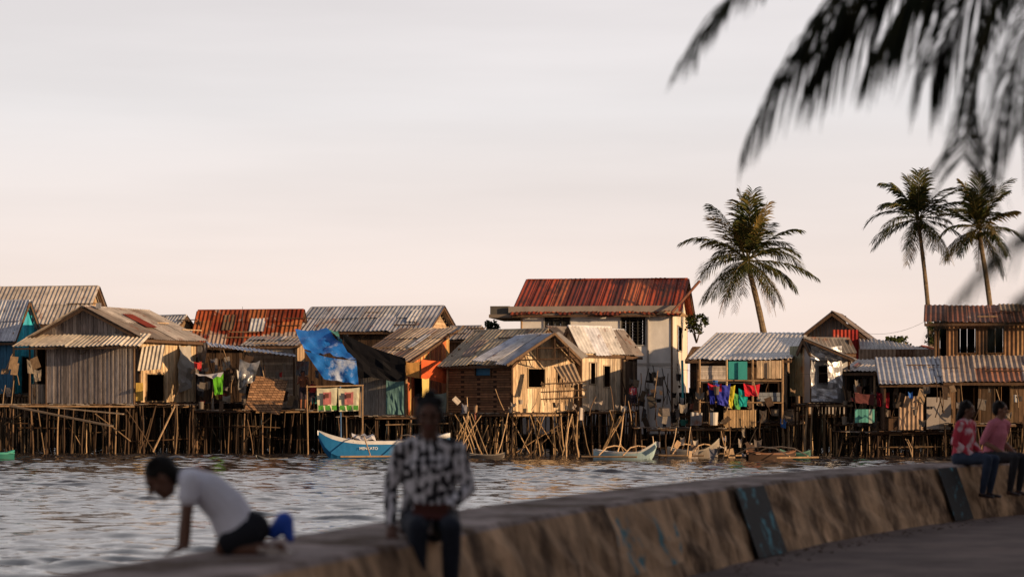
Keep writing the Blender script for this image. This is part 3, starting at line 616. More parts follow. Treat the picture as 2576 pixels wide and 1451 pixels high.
def palm(name,base,top,L,nf,seed,bend=.3,r=.14,dead=3,pair=40,nuts=True):
    random.seed(seed); e=parent(name,base); m=MB(); pts=[];rs=[]
    for i in range(17):
        t=i/16; p=base.lerp(top,t)+Vector((bend*math.sin(math.pi*t),0,0)); pts.append(p); rs.append(r*(1.5-.8*t**.5)*(1+.06*(i%2)))
    m.tube(pts,rs,(.24,.18,.12),'palm_trunk',9); m.build('trunk',e)
    m=MB()
    for i in range(nf):
        az=i*2.399+U(-.4,.4); q=i/nf; el=math.radians(86-125*q+U(-14,14)); l=L*U(.72,1.12)
        frond(m,arc(top+Vector((0,0,.1)),az,el,l,U(.6,1.9)*(1 if q<.7 else .8)),L*.3,pair,U(.2,.5),.08,GR if R()<.82 else [(.2,.14,.04)],rr=.03,fwd=.8,skip=.06)
    for i in range(dead):
        az=U(0,6.28); frond(m,arc(top-Vector((0,0,.1)),az,math.radians(-45),L*.8,1.6),L*.2,22,.6,.05,[(.25,.15,.08),(.18,.12,.06)])
    m.build('fronds',e)
    if nuts:
        m=MB()
        for i in range(9):
            c=top+Vector((U(-.3,.3),U(-.3,.3),U(-.4,-.1))); rr=.11
            zs=[-1,-.5,.5,1]
            for k in range(3): 
                z=zs[k]; z2=zs[k+1]
                m.cyl(c+Vector((0,0,z*rr)),c+Vector((0,0,z2*rr+.001)),rr*math.sqrt(max(.04,1-z*z)),rr*math.sqrt(max(.04,1-z2*z2)),(.15,.14,.04),'palm_leaf',8)
        m.build('coconuts',e)
    return e
palm('coconut_palm',P(1950,1060,116),P(1880,660,116),3.4,38,3,.2,.17,5)
palm('coconut_palm',P(2345,1060,124),P(2310,555,124),2.75,30,8,.2,.13,2)
palm('coconut_palm',P(2505,1060,122),P(2462,580,122),2.75,30,21,.25,.15,3)
random.seed(77)
C0=P(2900,-420,12); e=parent('coconut_palm',(C0.x+.5,C0.y+.3,.55)); m=MB()
pts=[Vector((C0.x+.5-.5*(i/12)**2,C0.y+.3-.3*(i/12),.55+(C0.z-.55)*i/12)) for i in range(13)]
m.tube(pts,[.2-.006*i for i in range(13)],(.2,.16,.13),'palm_trunk',12); m.build('trunk',e)
def bez(p,n=14):
    out=[]
    for i in range(n+1):
        t=i/n; out.append(p[0]*(1-t)**3+p[1]*3*t*(1-t)**2+p[2]*3*t*t*(1-t)+p[3]*t**3)
    return out
DK=[(.012,.016,.008),(.018,.022,.01),(.035,.032,.012)]
m=MB()
FR=[[(2350,-450,12.3),(1930,-190,12.2),(1735,130,12.1),.50,.5],
[(2450,-330,12.6),(2120,-110,12.7),(1905,300,12.7),.80,.75],
[(2500,-350,12.9),(2230,-110,13),(2070,150,13),.82,.85],
[(2600,-300,12.2),(2400,-190,12.3),(2210,120,12.3),.74,.85],
[(2640,-230,12.1),(2440,-30,12.1),(2425,400,12.2),.80,.42],
[(2750,-200,12.6),(2580,-30,12.6),(2490,370,12.7),.80,.5],
[(2800,-200,12.9),(2640,20,12.9),(2570,330,13),.76,.55],
[(2600,-250,12.9),(2420,-70,12.9),(2340,190,13),.74,.7],
[(2600,-520,13),(2250,-360,13.1),(1960,-90,13.2),.55,.7]]
for f in FR:
    frond(m,bez([C0,P(*f[0]),P(*f[1]),P(*f[2])]),f[3],60,f[4],.038,DK,.018,fwd=.55,start=.25,skip=.1)
for i in range(9):
    frond(m,arc(C0,-.9+i*.33,math.radians(U(0,60)),2.8,1.5),.45,34,.4,.04,DK,.018)
m.build('fronds',e)
C1=P(3500,560,6.8); e=parent('young_palm',(C1.x+.1,C1.y,.55)); m=MB(); m.tube([Vector((C1.x+.1,C1.y,.55)),C1],[.09,.06],(.2,.16,.13),'palm_trunk',10); m.build('trunk',e)
m=MB(); frond(m,bez([C1,P(3000,260,6.8),P(2620,460,6.8),P(2370,800,6.8)]),.22,44,.45,.024,DK,.009,start=.3,skip=.15)
frond(m,bez([C1,P(3050,400,6.6),P(2720,560,6.6),P(2480,860,6.5)]),.22,40,.45,.022,DK,.009,start=.3,skip=.15)
for i in range(7): frond(m,arc(C1,-1.6+i*.5,math.radians(U(10,60)),1.2,1.5),.22,24,.4,.02,DK,.008)
m.build('fronds',e)
def bush(name,c,rx,rz,n=500):
    e=parent(name,c); m=MB()
    for i in range(7): m.cyl(Vector(c)-Vector((0,0,rz*2)),Vector(c)+Vector((U(-.7,.7)*rx,U(-.5,.5)*rx,U(-.3,.7)*rz)),.04,.015,(.1,.07,.05),'palm_trunk',5)
    for i in range(n):
        cl=random.Random(i//25+int(c[0]*10)); o=Vector((cl.uniform(-.8,.8)*rx,cl.uniform(-.8,.8)*rx,cl.uniform(-.7,.8)*rz))
        p=Vector(c)+o+Vector((U(-.3,.3)*rx,U(-.3,.3)*rx,U(-.3,.3)*rz)); a=Vector((U(-1,1),U(-1,1),U(-.6,.6))).normalized()*.13;b=a.orthogonal().normalized()*.07
        k=U(.4,1.3); m.face([p,p+a*.5+b,p+a,p+a*.5-b],(.06*k,.075*k,.02*k),'palm_leaf')
    m.build('foliage',e)
bush('shrub',P(1752,815,118),.55,.45); bush('shrub',P(2262,860,118),.6,.35); bush('shrub',P(1238,820,116),.35,.35,300); bush('shrub',P(2350,835,118),.35,.6,300); bush('shrub',P(2225,872,118),.5,.25,300)
# ------------------------------------------------------------ water
def axis(a,b,st,far):
    x=list(np.arange(a,b,st)); g=st*1.5; l=[x[0]]; 
    while l[-1]>-far: l.append(l[-1]-g); g*=1.35
    r=[x[-1]]; g=st*1.5
    while r[-1]<far: r.append(r[-1]+g); g*=1.35
    return np.array(l[:0:-1]+x+r[1:])
xs=axis(-26,27,.13,3500); ys=axis(18,112,.10,3500)
X,Y=np.meshgrid(xs,ys); Z=np.zeros_like(X); rs=np.random.RandomState(3)
for i in range(46):
    lam=.40*(1.038**i); ang=rs.normal(math.radians(95),.5); k=2*math.pi/lam; ph=rs.uniform(0,6.28); amp=.0046*lam**.9
    w=np.sin(k*(X*math.cos(ang)+Y*math.sin(ang))+ph+1.3*np.sin(X*.6+i)+.9*np.sin(Y*.35+i*2))
    Z+=amp*(w+.4*w*w)
Z=Z*(.85+.4*np.sin(X*.21+1+.8*np.sin(Y*.13))*np.sin(Y*.19+.6*np.sin(X*.15)))
Z[(np.abs(X)>60)|(Y>130)|(Y<-20)]*=.3
Z-=Z.mean()
ny,nx=X.shape; V=np.stack([X,Y,Z-.02],-1).reshape(-1,3); idx=np.arange(nx*ny).reshape(ny,nx)
Q=np.stack([idx[:-1,:-1],idx[:-1,1:],idx[1:,1:],idx[1:,:-1]],-1).reshape(-1,4)
me=bpy.data.meshes.new('water'); me.vertices.add(len(V)); me.vertices.foreach_set('co',V.ravel()); me.loops.add(Q.size); me.loops.foreach_set('vertex_index',Q.ravel().astype(np.int32))
me.polygons.add(len(Q)); me.polygons.foreach_set('loop_start',np.arange(0,Q.size,4,dtype=np.int32)); me.update(calc_edges=True); me.polygons.foreach_set('use_smooth',[True]*len(Q))
wm=bpy.data.materials.new('water'); wm.use_nodes=True; N=wm.node_tree.nodes; Lk=wm.node_tree.links; b=N['Principled BSDF']
b.inputs['Base Color'].default_value=(.03,.028,.03,1); b.inputs['Roughness'].default_value=.04; b.inputs['IOR'].default_value=1.34; b.inputs['Specular IOR Level'].default_value=.6
g=N.new('ShaderNodeNewGeometry'); mp=N.new('ShaderNodeMapping'); mp.inputs['Scale'].default_value=(1,1.5,1); Lk.new(g.outputs['Position'],mp.inputs[0])
n=N.new('ShaderNodeTexNoise'); n.inputs['Scale'].default_value=5; n.inputs['Detail'].default_value=2; Lk.new(mp.outputs[0],n.inputs['Vector'])
bp=N.new('ShaderNodeBump'); bp.inputs['Strength'].default_value=.2; bp.inputs['Distance'].default_value=.03; Lk.new(n.outputs['Fac'],bp.inputs['Height']); Lk.new(bp.outputs[0],b.inputs['Normal'])
me.materials.append(wm); sc.collection.objects.link(bpy.data.objects.new('water',me))
# ------------------------------------------------------------ sea wall and quay
ctrl=[(-12,-34),(-8,-16),(-4.1,0),(-2.5,6.3),(-1.33,11.1),(-.656,13.85),(.117,17.0),(.98,20),(2.12,23.4),(3.6,27.2),(5.4,30.9),(7.3,33.6),(10.5,36.8),(16,40),(26,44),(60,52)]
path=[]
for i in range(1,len(ctrl)-2):
    p0_,p1_,p2_,p3_=[np.array(q,float) for q in ctrl[i-1:i+3]]
    for k in range(8):
        t=k/8; path.append(.5*((2*p1_)+(-p0_+p2_)*t+(2*p0_-5*p1_+4*p2_-p3_)*t*t+(-p0_+3*p1_-3*p2_+p3_)*t**3))
path.append(np.array(ctrl[-2],float)); path.append(np.array(ctrl[-1],float))
path=np.array(path); tg=np.gradient(path,axis=0); tg/=np.linalg.norm(tg,axis=1)[:,None]; nr=np.stack([tg[:,1],-tg[:,0]],1)
ZT=1.25; ZR=.55; W_=.87; FL=.24
m=MB(); CT=(.38,.30,.27); CF=(.58,.37,.22)
def sect(i):
    p=path[i];n_=nr[i]; wob=.015*math.sin(i*1.7)
    pts=[(p-n_*(W_),-1.2),(p-n_*W_,ZT-.03),(p-n_*(W_-.03),ZT),(p-n_*.03,ZT+wob*.3),(p+n_*0.0,ZT-.03)]
    for f in(.25,.5,.75,1.): pts.append((p+n_*(FL*f+.02*math.sin(i*2.3+f*9)*(f<1)+wob),(ZT-.03)*(1-f)+(ZR-.05)*f))
    return [Vector((q[0],q[1],z)) for q,z in pts]
for i in range(len(path)-1):
    a=sect(i);b=sect(i+1); px=CX+path[i][0]/max(1,path[i][1])*F
    for k in range(8):
        mt='concrete'
        if k>=4 and k<7 and path[i][1]>5 and (1500<px<1680): mt='peeled_paint'
        m.face([a[k],b[k],b[k+1],a[k+1]],CF if k>=4 else CT,mt)
sw=parent('concrete_sea_wall',(0,17,0)); ob=m.build('wall',sw)
def wpt(s,f,off):
    i=int(s);t=s-i; p=path[i]*(1-t)+path[i+1]*t; n_=nr[i]*(1-t)+nr[i+1]*t
    q=p+n_*(FL*f+off); return Vector((q[0],q[1],(ZT-.03)*(1-f)+ZR*f+off*.3))
def sidx(px):
    best=None
    for k in range(0,(len(path)-3)*10):
        i=k//10;t=(k%10)/10;p=path[i]*(1-t)+path[i+1]*t
        if p[1]<5: continue
        x=CX+p[0]/p[1]*F
        if best is None or abs(x-px)<best[0]: best=(abs(x-px),k/10)
    return best[1]
m=MB()
for a,b in((1838,1912),(2352,2400)):
    s0=sidx(a);s1=sidx(b)
    for k in range(6):
        q0=s0+(s1-s0)*k/6;q1=s0+(s1-s0)*(k+1)/6
        for f in range(5): m.face([wpt(q0,f/5,.042),wpt(q1,f/5,.042),wpt(q1,(f+1)/5,.042),wpt(q0,(f+1)/5,.042)],(.018,.018,.02),'black_paint')
m.build('painted_stripes',sw)
m=MB(); pb=path+nr*(FL-.03)
for i in range(len(path)-1):
    a=pb[i];b=pb[i+1]
    m.face([(a[0],a[1],ZR),(90,a[1],ZR),(90,b[1],ZR),(b[0],b[1],ZR)],(.20,.15,.13),'asphalt')
a=pb[0]; m.face([(a[0]-2,a[1]-60,ZR),(90,a[1]-60,ZR),(90,a[1],ZR),(a[0],a[1],ZR)],(.20,.15,.13),'asphalt')
m.build('road')
m=MB()
for i in range(320):
    s=U(20,75); p=wpt(min(s,len(path)-3),1,U(.02,.5)**1.0); r=U(.008,.03); m.box((p.x,p.y,ZR-.005),(r,r*.3,0),(-r*.3,r,0),(r*.2,0,r*.6),(.22,.17,.14),'concrete')
e=parent('gravel',(3,24,ZR)); m.build('stones',e)
e=parent('added_shade_building',(18.5,10,ZR)); m=MB(); bx=18.5; y0=-26;y1=28; hz=10.0  # unseen building, added to cast shade over the quay and the people
ops=[]
for k in range(10):
    for zz in(.14,.62): ops.append((.03+k*.098,.085+k*.098,zz,zz+.22))
m.wall((bx,y1,0),(bx,y0,0),ZR,lambda x:hz,'p',[(.5,.43,.38)],tuple(ops))
for(a,b) in(((bx+12,y0),(bx+12,y1)),((bx,y0),(bx+12,y0)),((bx+12,y1),(bx,y1))): m.face([(a[0],a[1],ZR),(b[0],b[1],ZR),(b[0],b[1],hz),(a[0],a[1],hz)],(.5,.43,.38),'plaster')
m.face([(bx+.5,y0,ZR),(bx+.5,y1,ZR),(bx+.5,y1,hz),(bx+.5,y0,hz)],(.04,.04,.045),'glass_dark')
m.box((bx-.6,y0-.4,hz),(13.2,0,0),(0,y1-y0+.8,0),(0,0,.3),(.3,.27,.25),'plaster'); m.box((bx-1,y0,4.9),(1.02,0,0),(0,y1-y0,0),(0,0,.18),(.3,.27,.25),'plaster')
m.build('walls',e)
# ------------------------------------------------------------ people
class Body:
    def __init__(s): s.v=[];s.f=[];s.seg=[]
    def ring(s,c,a,b,n=14):
        i=len(s.v)
        for k in range(n):
            q=2*math.pi*k/n; s.v.append(tuple(c+a*math.cos(q)+b*math.sin(q)))
        return i
    def ell(s,c,ax,ay,az,tag=None,n=14,h=9):
        c=Vector(c);ax=Vector(ax);ay=Vector(ay);az=Vector(az); rings=[]
        for j in range(1,h):
            t=math.pi*j/h; rings.append(s.ring(c+az*math.cos(t),ax*math.sin(t),ay*math.sin(t),n))
        top=len(s.v); s.v.append(tuple(c+az)); bot=len(s.v); s.v.append(tuple(c-az))
        for k in range(n):
            k2=(k+1)%n; s.f.append((top,rings[0]+k,rings[0]+k2)); s.f.append((bot,rings[-1]+k2,rings[-1]+k))
            for j in range(len(rings)-1): s.f.append((rings[j]+k,rings[j+1]+k,rings[j+1]+k2,rings[j]+k2))
        if tag: r=(ax.length+ay.length+az.length)/3; s.seg.append((c,c+Vector((0,0,1e-4)),r,r,tag))
    def limb(s,pts,rad,tag,side=None,n=14,tags=None):
        pts=[Vector(p) for p in pts]
        rad=[(r,r) if not isinstance(r,tuple) else r for r in rad]
        for i in range(len(pts)-1):
            T=(pts[i+1]-pts[i]).normalized(); S=Vector(side) if side else T.orthogonal(); S=(S-T*S.dot(T)).normalized(); B_=T.cross(S)
            a=s.ring(pts[i],S*rad[i][0],B_*rad[i][1],n);b=s.ring(pts[i+1],S*rad[i+1][0],B_*rad[i+1][1],n)
            for k in range(n): s.f.append((a+k,a+(k+1)%n,b+(k+1)%n,b+k))
            s.f.append(tuple(a+n-1-k for k in range(n))); s.f.append(tuple(b+k for k in range(n)))
            for q in(i,i+1):
                rr=rad[q]; s.ell(pts[q],S*rr[0]*.995,B_*rr[1]*.995,T*min(rr)*.98,None,n,7)
            s.seg.append((pts[i],pts[i+1],sum(rad[i])/2,sum(rad[i+1])/2,tags[i] if tags else tag))
    def hand(s,w,d,nrm,thumb,k=1.,curl=.5,tag='skin'):
        w=Vector(w);d=Vector(d).normalized();th=Vector(thumb).normalized(); th=(th-d*th.dot(d)).normalized(); nr_=d.cross(th).normalized()
        if nr_.dot(Vector(nrm))<0:nr_=-nr_
        pe=w+d*.085*k; s.limb([w,w+d*.04*k,pe],[(.026*k,.018*k),(.036*k,.015*k),(.038*k,.013*k)],tag,side=th)
        for i,(off,L) in enumerate(((.028,.068),(.0095,.076),(-.0095,.071),(-.028,.056))):
            b0=pe+th*off*k-d*.008*k; c=curl*(1+.12*i); d1=(d*math.cos(c*.5)+nr_*math.sin(c*.5)+th*off*3).normalized(); d2=(d*math.cos(c*1.3)+nr_*math.sin(c*1.3)).normalized(); d3=(d*math.cos(c*2)+nr_*math.sin(c*2)).normalized()
            p1_=b0+d1*L*.45*k;p2_=p1_+d2*L*.33*k;p3_=p2_+d3*L*.25*k
            s.limb([b0,p1_,p2_,p3_],[.0092*k,.0088*k,.008*k,.007*k],tag,n=8)
        b0=w+d*.025*k+th*.024*k; p1_=b0+(d*.6+th*.75+nr_*.25).normalized()*.035*k; p2_=p1_+(d*.9+th*.3+nr_*.3).normalized()*.03*k
        s.limb([b0,p1_,p2_],[.013*k,.0105*k,.009*k],tag,n=8)
    def head(s,c,fw,up,k=1.):
        c=Vector(c);fw=Vector(fw).normalized();up=Vector(up);up=(up-fw*up.dot(fw)).normalized();rt=fw.cross(up)
        s.ell(c+up*.018*k-fw*.008*k,rt*.075*k,fw*.094*k,up*.092*k,'skin')
        s.ell(c-up*.045*k+fw*.022*k,rt*.057*k,fw*.062*k,up*.068*k,'skin')
        s.ell(c-up*.088*k+fw*.06*k,rt*.024*k,fw*.02*k,up*.02*k,'skin')
        s.limb([c+fw*.083*k+up*.012*k,c+fw*.105*k-up*.03*k],[.008*k,.015*k],'skin',n=8)
        s.ell(c+fw*.078*k+up*.03*k,rt*.05*k,fw*.014*k,up*.01*k,'skin')
        for sd in(-1,1):
            s.ell(c+rt*.077*k*sd-up*.008*k-fw*.005*k,rt*.009*k,fw*.018*k,up*.03*k,'skin')
            s.ell(c+rt*.038*k*sd-up*.03*k+fw*.055*k,rt*.025*k,fw*.025*k,up*.022*k,'skin')
        s.hd=(c,fw,up,rt,k)
    def build(s,name,par,tagmat,vox=.006,sm=3):
        me=bpy.data.meshes.new(name); o=Vector(par.location); me.from_pydata([tuple(Vector(p)-o) for p in s.v],[],s.f)
        ob=bpy.data.objects.new(name,me); sc.collection.objects.link(ob)
        r=ob.modifiers.new('r','REMESH'); r.mode='VOXEL'; r.voxel_size=vox
        q=ob.modifiers.new('s','SMOOTH'); q.factor=.5; q.iterations=sm
        dg=bpy.context.evaluated_depsgraph_get(); dg.update(); m2=bpy.data.meshes.new_from_object(ob.evaluated_get(dg)); ob.modifiers.clear(); ob.data=m2
        m2.name=name; n=len(m2.polygons); C=np.zeros(n*3); m2.polygons.foreach_get('center',C); C=C.reshape(-1,3)+np.array(o)
        best=np.full(n,1e9); tag=np.zeros(n,int); tags=list(tagmat.keys())
        for a,b,ra,rb,tg_ in s.seg:
            a=np.array(a);b=np.array(b);ab=b-a;t=np.clip(((C-a)@ab)/max(1e-12,ab@ab),0,1); d=np.linalg.norm(C-a-t[:,None]*ab,axis=1)/(ra+(rb-ra)*t)
            k=d<best; best[k]=d[k]; tag[k]=tags.index(tg_)
        m2.materials.clear()
        for t_ in tags: m2.materials.append(MATS[tagmat[t_][0]])
        m2.polygons.foreach_set('material_index',tag.astype(np.int32)); m2.polygons.foreach_set('use_smooth',[True]*n)
        at=m2.color_attributes.new('Col','FLOAT_COLOR','CORNER'); cols=np.array([list(tagmat[t_][1])+[1] for t_ in tags])
        ls=np.zeros(n,int); m2.polygons.foreach_get('loop_total',ls); at.data.foreach_set('color',np.repeat(cols[tag],ls,axis=0).ravel().astype(np.float32))
        m2.update(); ob.parent=par; return ob
def facebits(par,hd,hair='bun',hc=(.012,.009,.008)):
    c,fw,up,rt,k=hd
    b=Body()
    for sd in(-1,1): b.ell(c+rt*.032*k*sd+fw*.082*k+up*.012*k,rt*.013*k,fw*.008*k,up*.006*k,'e')
    b.build('eyes',par,{'e':('plastic',(.02,.015,.012))},.003,1)
    b=Body()
    for sd in(-1,1): b.ell(c+rt*.034*k*sd+fw*.088*k+up*.034*k,rt*.02*k,fw*.006*k,up*.004*k,'e')
    b.build('eyebrows',par,{'e':('hair',hc)},.003,1)
    b=Body(); b.ell(c+fw*.083*k-up*.055*k,rt*.024*k,fw*.008*k,up*.0075*k,'l'); b.build('lips',par,{'l':('skin',(.2,.06,.05))},.003,1)
    b=Body()
    b.ell(c+up*.035*k-fw*.022*k,rt*.086*k,fw*.096*k,up*.088*k,'h'); b.ell(c-fw*.055*k-up*.01*k,rt*.076*k,fw*.055*k,up*.08*k,'h')
    for i in range(10): 
        q=i*.7; b.ell(c+up*(.06+.04*math.cos(q*2))*k+rt*.06*math.cos(q)*k+fw*(.045*math.sin(q)-.02)*k,rt*.03*k,fw*.03*k,up*.028*k,'h')
    if hair=='bun':
        b.ell(c+up*.128*k-fw*.035*k,rt*.042*k,fw*.042*k,up*.034*k,'h')
        for sd in(-1,1): b.ell(c+rt*.07*sd*k+up*.0*k-fw*.01*k,rt*.02*k,fw*.05*k,up*.06*k,'h')
    if hair=='long': b.limb([c-fw*.07*k,c-fw*.1*k-up*.12*k,c-fw*.095*k-up*.26*k],[(.07*k,.045*k),(.06*k,.035*k),(.03*k,.02*k)],'h',side=rt)
    b.build('hair',par,{'h':('hair',hc)},.006,2)
def seated(name,loc,yaw,tags,arms,hair,headyaw=0,headpitch=-.1,k=1.,knee=.0,lean=.0,feet=None,vox=.006,shin=-.08,wd=1.):
    loc=Vector(loc); f=Vector((math.cos(yaw),math.sin(yaw),0)); l=Vector((-f.y,f.x,0)); up=Vector((0,0,1))
    def T(x,y,z): return loc+(l*x+f*y+up*z)*k
    par=parent(name,loc); b=Body(); ln=lean
    b.limb([T(0,0,.10),T(0,-.0+ln*.2,.24),T(0,.01+ln*.6,.40),T(0,ln*.9,.49)],[(.178*wd,.13),(.155*wd,.12),(.165*wd,.122),(.14,.09)],'shirt',side=l)
    b.limb([T(0,-.01,.085),T(0,.0,.14)],[(.175*wd,.13),(.165*wd,.122)],'trousers',side=l)
    b.limb([T(-.155,ln,.53),T(0,ln-.01,.56),T(.155,ln,.53)],[.058,.066,.058],'shirt')
    b.limb([T(0,ln,.56),T(0,ln+.015,.655)],[.056,.05],'skin')
    hy=headyaw; hf=f*math.cos(hy)+l*math.sin(hy)+up*headpitch
    b.head(T(0,ln+.02,.725),hf,up,k)
    for sd in(-1,1):
        E,Wr=arms[0 if sd<0 else 1]
        sh=T(sd*.17,ln,.525);el=T(*E);wr=T(*Wr); sl=tags.get('_sleeve',1.0)
        b.limb([sh,sh.lerp(el,.5),el],[.058*k,.054*k,.048*k],'shirt' if sl>.4 else 'skin')
        cut=el.lerp(wr,.93)
        if sl>=1: b.limb([el,el.lerp(wr,.35),cut],[.047*k,.044*k,.035*k],'shirt'); b.limb([cut,wr],[.026*k,.024*k],'skin')
        else: b.limb([el,el.lerp(wr,.35),wr],[.037*k,.036*k,.024*k],'skin')
        dd=(wr-el).normalized()*.5+(f*.35-l*sd*.5) if Wr[1]>.1 else (wr-el).normalized()*.6+f*.5
        b.hand(wr,dd,-up,-l*sd+f*.3,k,.45)
        hip=T(sd*.088,.0,.085);kn=T(sd*.1+knee*sd,.43,.075); an=T(sd*.1+knee*sd*.7,.43+shin,-.34)
        b.limb([hip,hip.lerp(kn,.5),kn],[.095*k,.08*k,.062*k],'trousers'); b.limb([kn,kn.lerp(an,.35),an],[.06*k,.058*k,.042*k],'trousers')
        b.limb([an,an-up*.035*k],[.03*k,.03*k],'skin')
        b.limb([an-up*.05*k-f*.03*k,an-up*.065*k+f*.06*k,an-up*.075*k+f*.15*k],[(.032*k,.03*k),(.038*k,.026*k),(.034*k,.018*k)],'shoe',side=l)
    tg_={q:w for q,w in tags.items() if q[0]!='_'}
    b.build('body',par,tg_,vox); facebits(par,b.hd,hair); return par,T
SK=('skin',(.16,.08,.05))
seat=Vector((-.50,14.62,ZT))
par,T=seated('sitting_woman',seat,math.radians(-84),{'shirt':('patterned_blouse',(.5,.5,.5)),'trousers':('denim',(.018,.022,.035)),'skin':('skin',(.13,.06,.038)),'shoe':('plastic',(.03,.02,.02))},
  [((-.235,-.02,.29),(-.235,.10,.07)),((.235,.02,.29),(.10,.21,.185))],'bun',headyaw=-.15,headpitch=-.12,k=1.0,vox=.006,wd=1.05)
m=MB(); c=T(.0,.27,.165); 
m.cloth(c+Vector((-.11,.02,.05)),c+Vector((.09,.02,.05)),c+Vector((.1,-.06,-.05)),c+Vector((-.12,-.06,-.05)),(.09,.03,.025),nx=8,ny=6,amp=.02); m.box(c+Vector((-.11,-.04,-.05)),(.2,0,0),(0,.06,0),(0,.02,.09),(.08,.028,.022),'cloth'); m.build('pouch',par)
def landedge(px):
    s=sidx(px); i=int(s);t=s-i; p=path[i]*(1-t)+path[i+1]*t; n_=nr[i]; return Vector((p[0],p[1],ZT)),Vector((n_[0],n_[1],0))
q,n_=landedge(2440); yw=math.atan2(n_.y,n_.x)
seated('sitting_woman',q-n_*.1,yw-.1,{'shirt':('red_print_shirt',(.5,.05,.08)),'trousers':('denim',(.03,.045,.08)),'skin':SK,'shoe':('plastic',(.03,.02,.02))},
  [((-.22,.0,.29),(-.12,.2,.14)),((.22,.02,.29),(.12,.22,.14))],'long',headyaw=.5,k=1.,vox=.008,lean=.05)
q,n_=landedge(2515)
seated('sitting_woman',q-n_*.1,yw-.25,{'shirt':('cloth',(.62,.2,.26)),'trousers':('denim',(.03,.03,.035)),'skin':('skin',(.26,.13,.08)),'shoe':('plastic',(.05,.03,.03)),'_sleeve':.5},
  [((-.23,.0,.29),(-.1,.2,.16)),((.23,-.02,.29),(.16,.24,.14))],'short',headyaw=.6,k=1.,vox=.008,lean=.1)
q2,_=landedge(2484); q2=q2-n_*.12; e=parent('plastic_bag',q2); b=Body(); b.ell(q2+Vector((0,0,.07)),(.09,0,0),(0,.08,0),(0,0,.07),'p'); b.limb([q2+Vector((0,0,.12)),q2+Vector((.02,0,.2))],[.035,.012],'p'); b.ell(q2+Vector((.06,-.03,.05)),(.06,0,0),(0,.05,0),(0,0,.05),'p'); b.build('bag',e,{'p':('cloth',(.7,.7,.75))},.008,2)
D0=12.95; par=parent('kneeling_boy',P(560,1390,D0)); b=Body(); up=Vector((0,0,1)); side=Vector((0,1,0))
def Q(px,py,dd=0): return P(px,py,D0+dd)
b.limb([Q(600,1335),Q(572,1278),Q(525,1232),Q(482,1208)],[(.12,.122),(.118,.112),(.12,.10),(.095,.072)],'shirt',side=side)
b.limb([Q(635,1328),Q(610,1348)],[(.115,.098),(.112,.104)],'shorts',side=side)
b.limb([Q(478,1206,-.12),Q(470,1202),Q(478,1206,.12)],[.05,.056,.05],'shirt')
b.limb([Q(468,1203),Q(442,1196)],[.042,.04],'skin')
b.head(Q(407,1200),Vector((-.75,-.12,-.65)),Vector((-.6,0,.8)),.98)
for sd in(-1,1):
    sh=Q(478,1210,sd*.12);el=Q(468-sd*2,1300,sd*.14);wr=Q(462-sd*6,1372,sd*.13); cut=sh.lerp(el,.42)
    b.limb([sh,cut],[.055,.054],'shirt'); b.limb([cut,el,el.lerp(wr,.4),wr],[.035,.029,.029,.021],'skin')
    b.hand(wr+up*.0,Vector((-1,0,-.45)),-up,Vector((0,-sd,0)),.72,.15)
    hip=Q(625,1340,sd*.065);kn=Q(560,1374,sd*.085); an=Q(680,1381,sd*.09)
    b.limb([hip,hip.lerp(kn,.75)],[.08,.068],'shorts'); b.limb([hip.lerp(kn,.75),kn],[.054,.046],'skin'); b.limb([kn,kn.lerp(an,.4),an],[.045,.045,.028],'skin')
    b.limb([an,Q(706,1372,sd*.09),Q(722,1392,sd*.09)],[(.026,.024),(.03,.022),(.032,.013)],'skin',side=side)
b.build('body',par,{'shirt':('cloth',(.84,.82,.90)),'shorts':('cloth',(.02,.02,.025)),'skin':('skin',(.15,.07,.045))},.006); facebits(par,b.hd,'short')
m=MB()
for dd,(x,y,x2,y2),c in((-.09,(650,1378,735,1392),(.45,.38,.34)),(.09,(690,1345,724,1300),(.02,.07,.4))):
    p=Q(x,y,dd);q=Q(x2,y2,dd); 
    m.plank(p,q,.085,.025,c,'plastic',up=(1,0,.3)); m.plank(p+(q-p)*.3,p+(q-p)*.75+Vector((-.03,0,0)),.1,.05,c,'plastic',up=(1,0,.3))
b2=Body(); b2.limb([Q(688,1338,.09),Q(715,1310,.09),Q(730,1352,.06)],[(.055,.04),(.062,.055),(.03,.024)],'p',side=side); b2.build('blue_slipper',par,{'p':('plastic',(.015,.08,.5))},.006)
m.build('slippers',par)
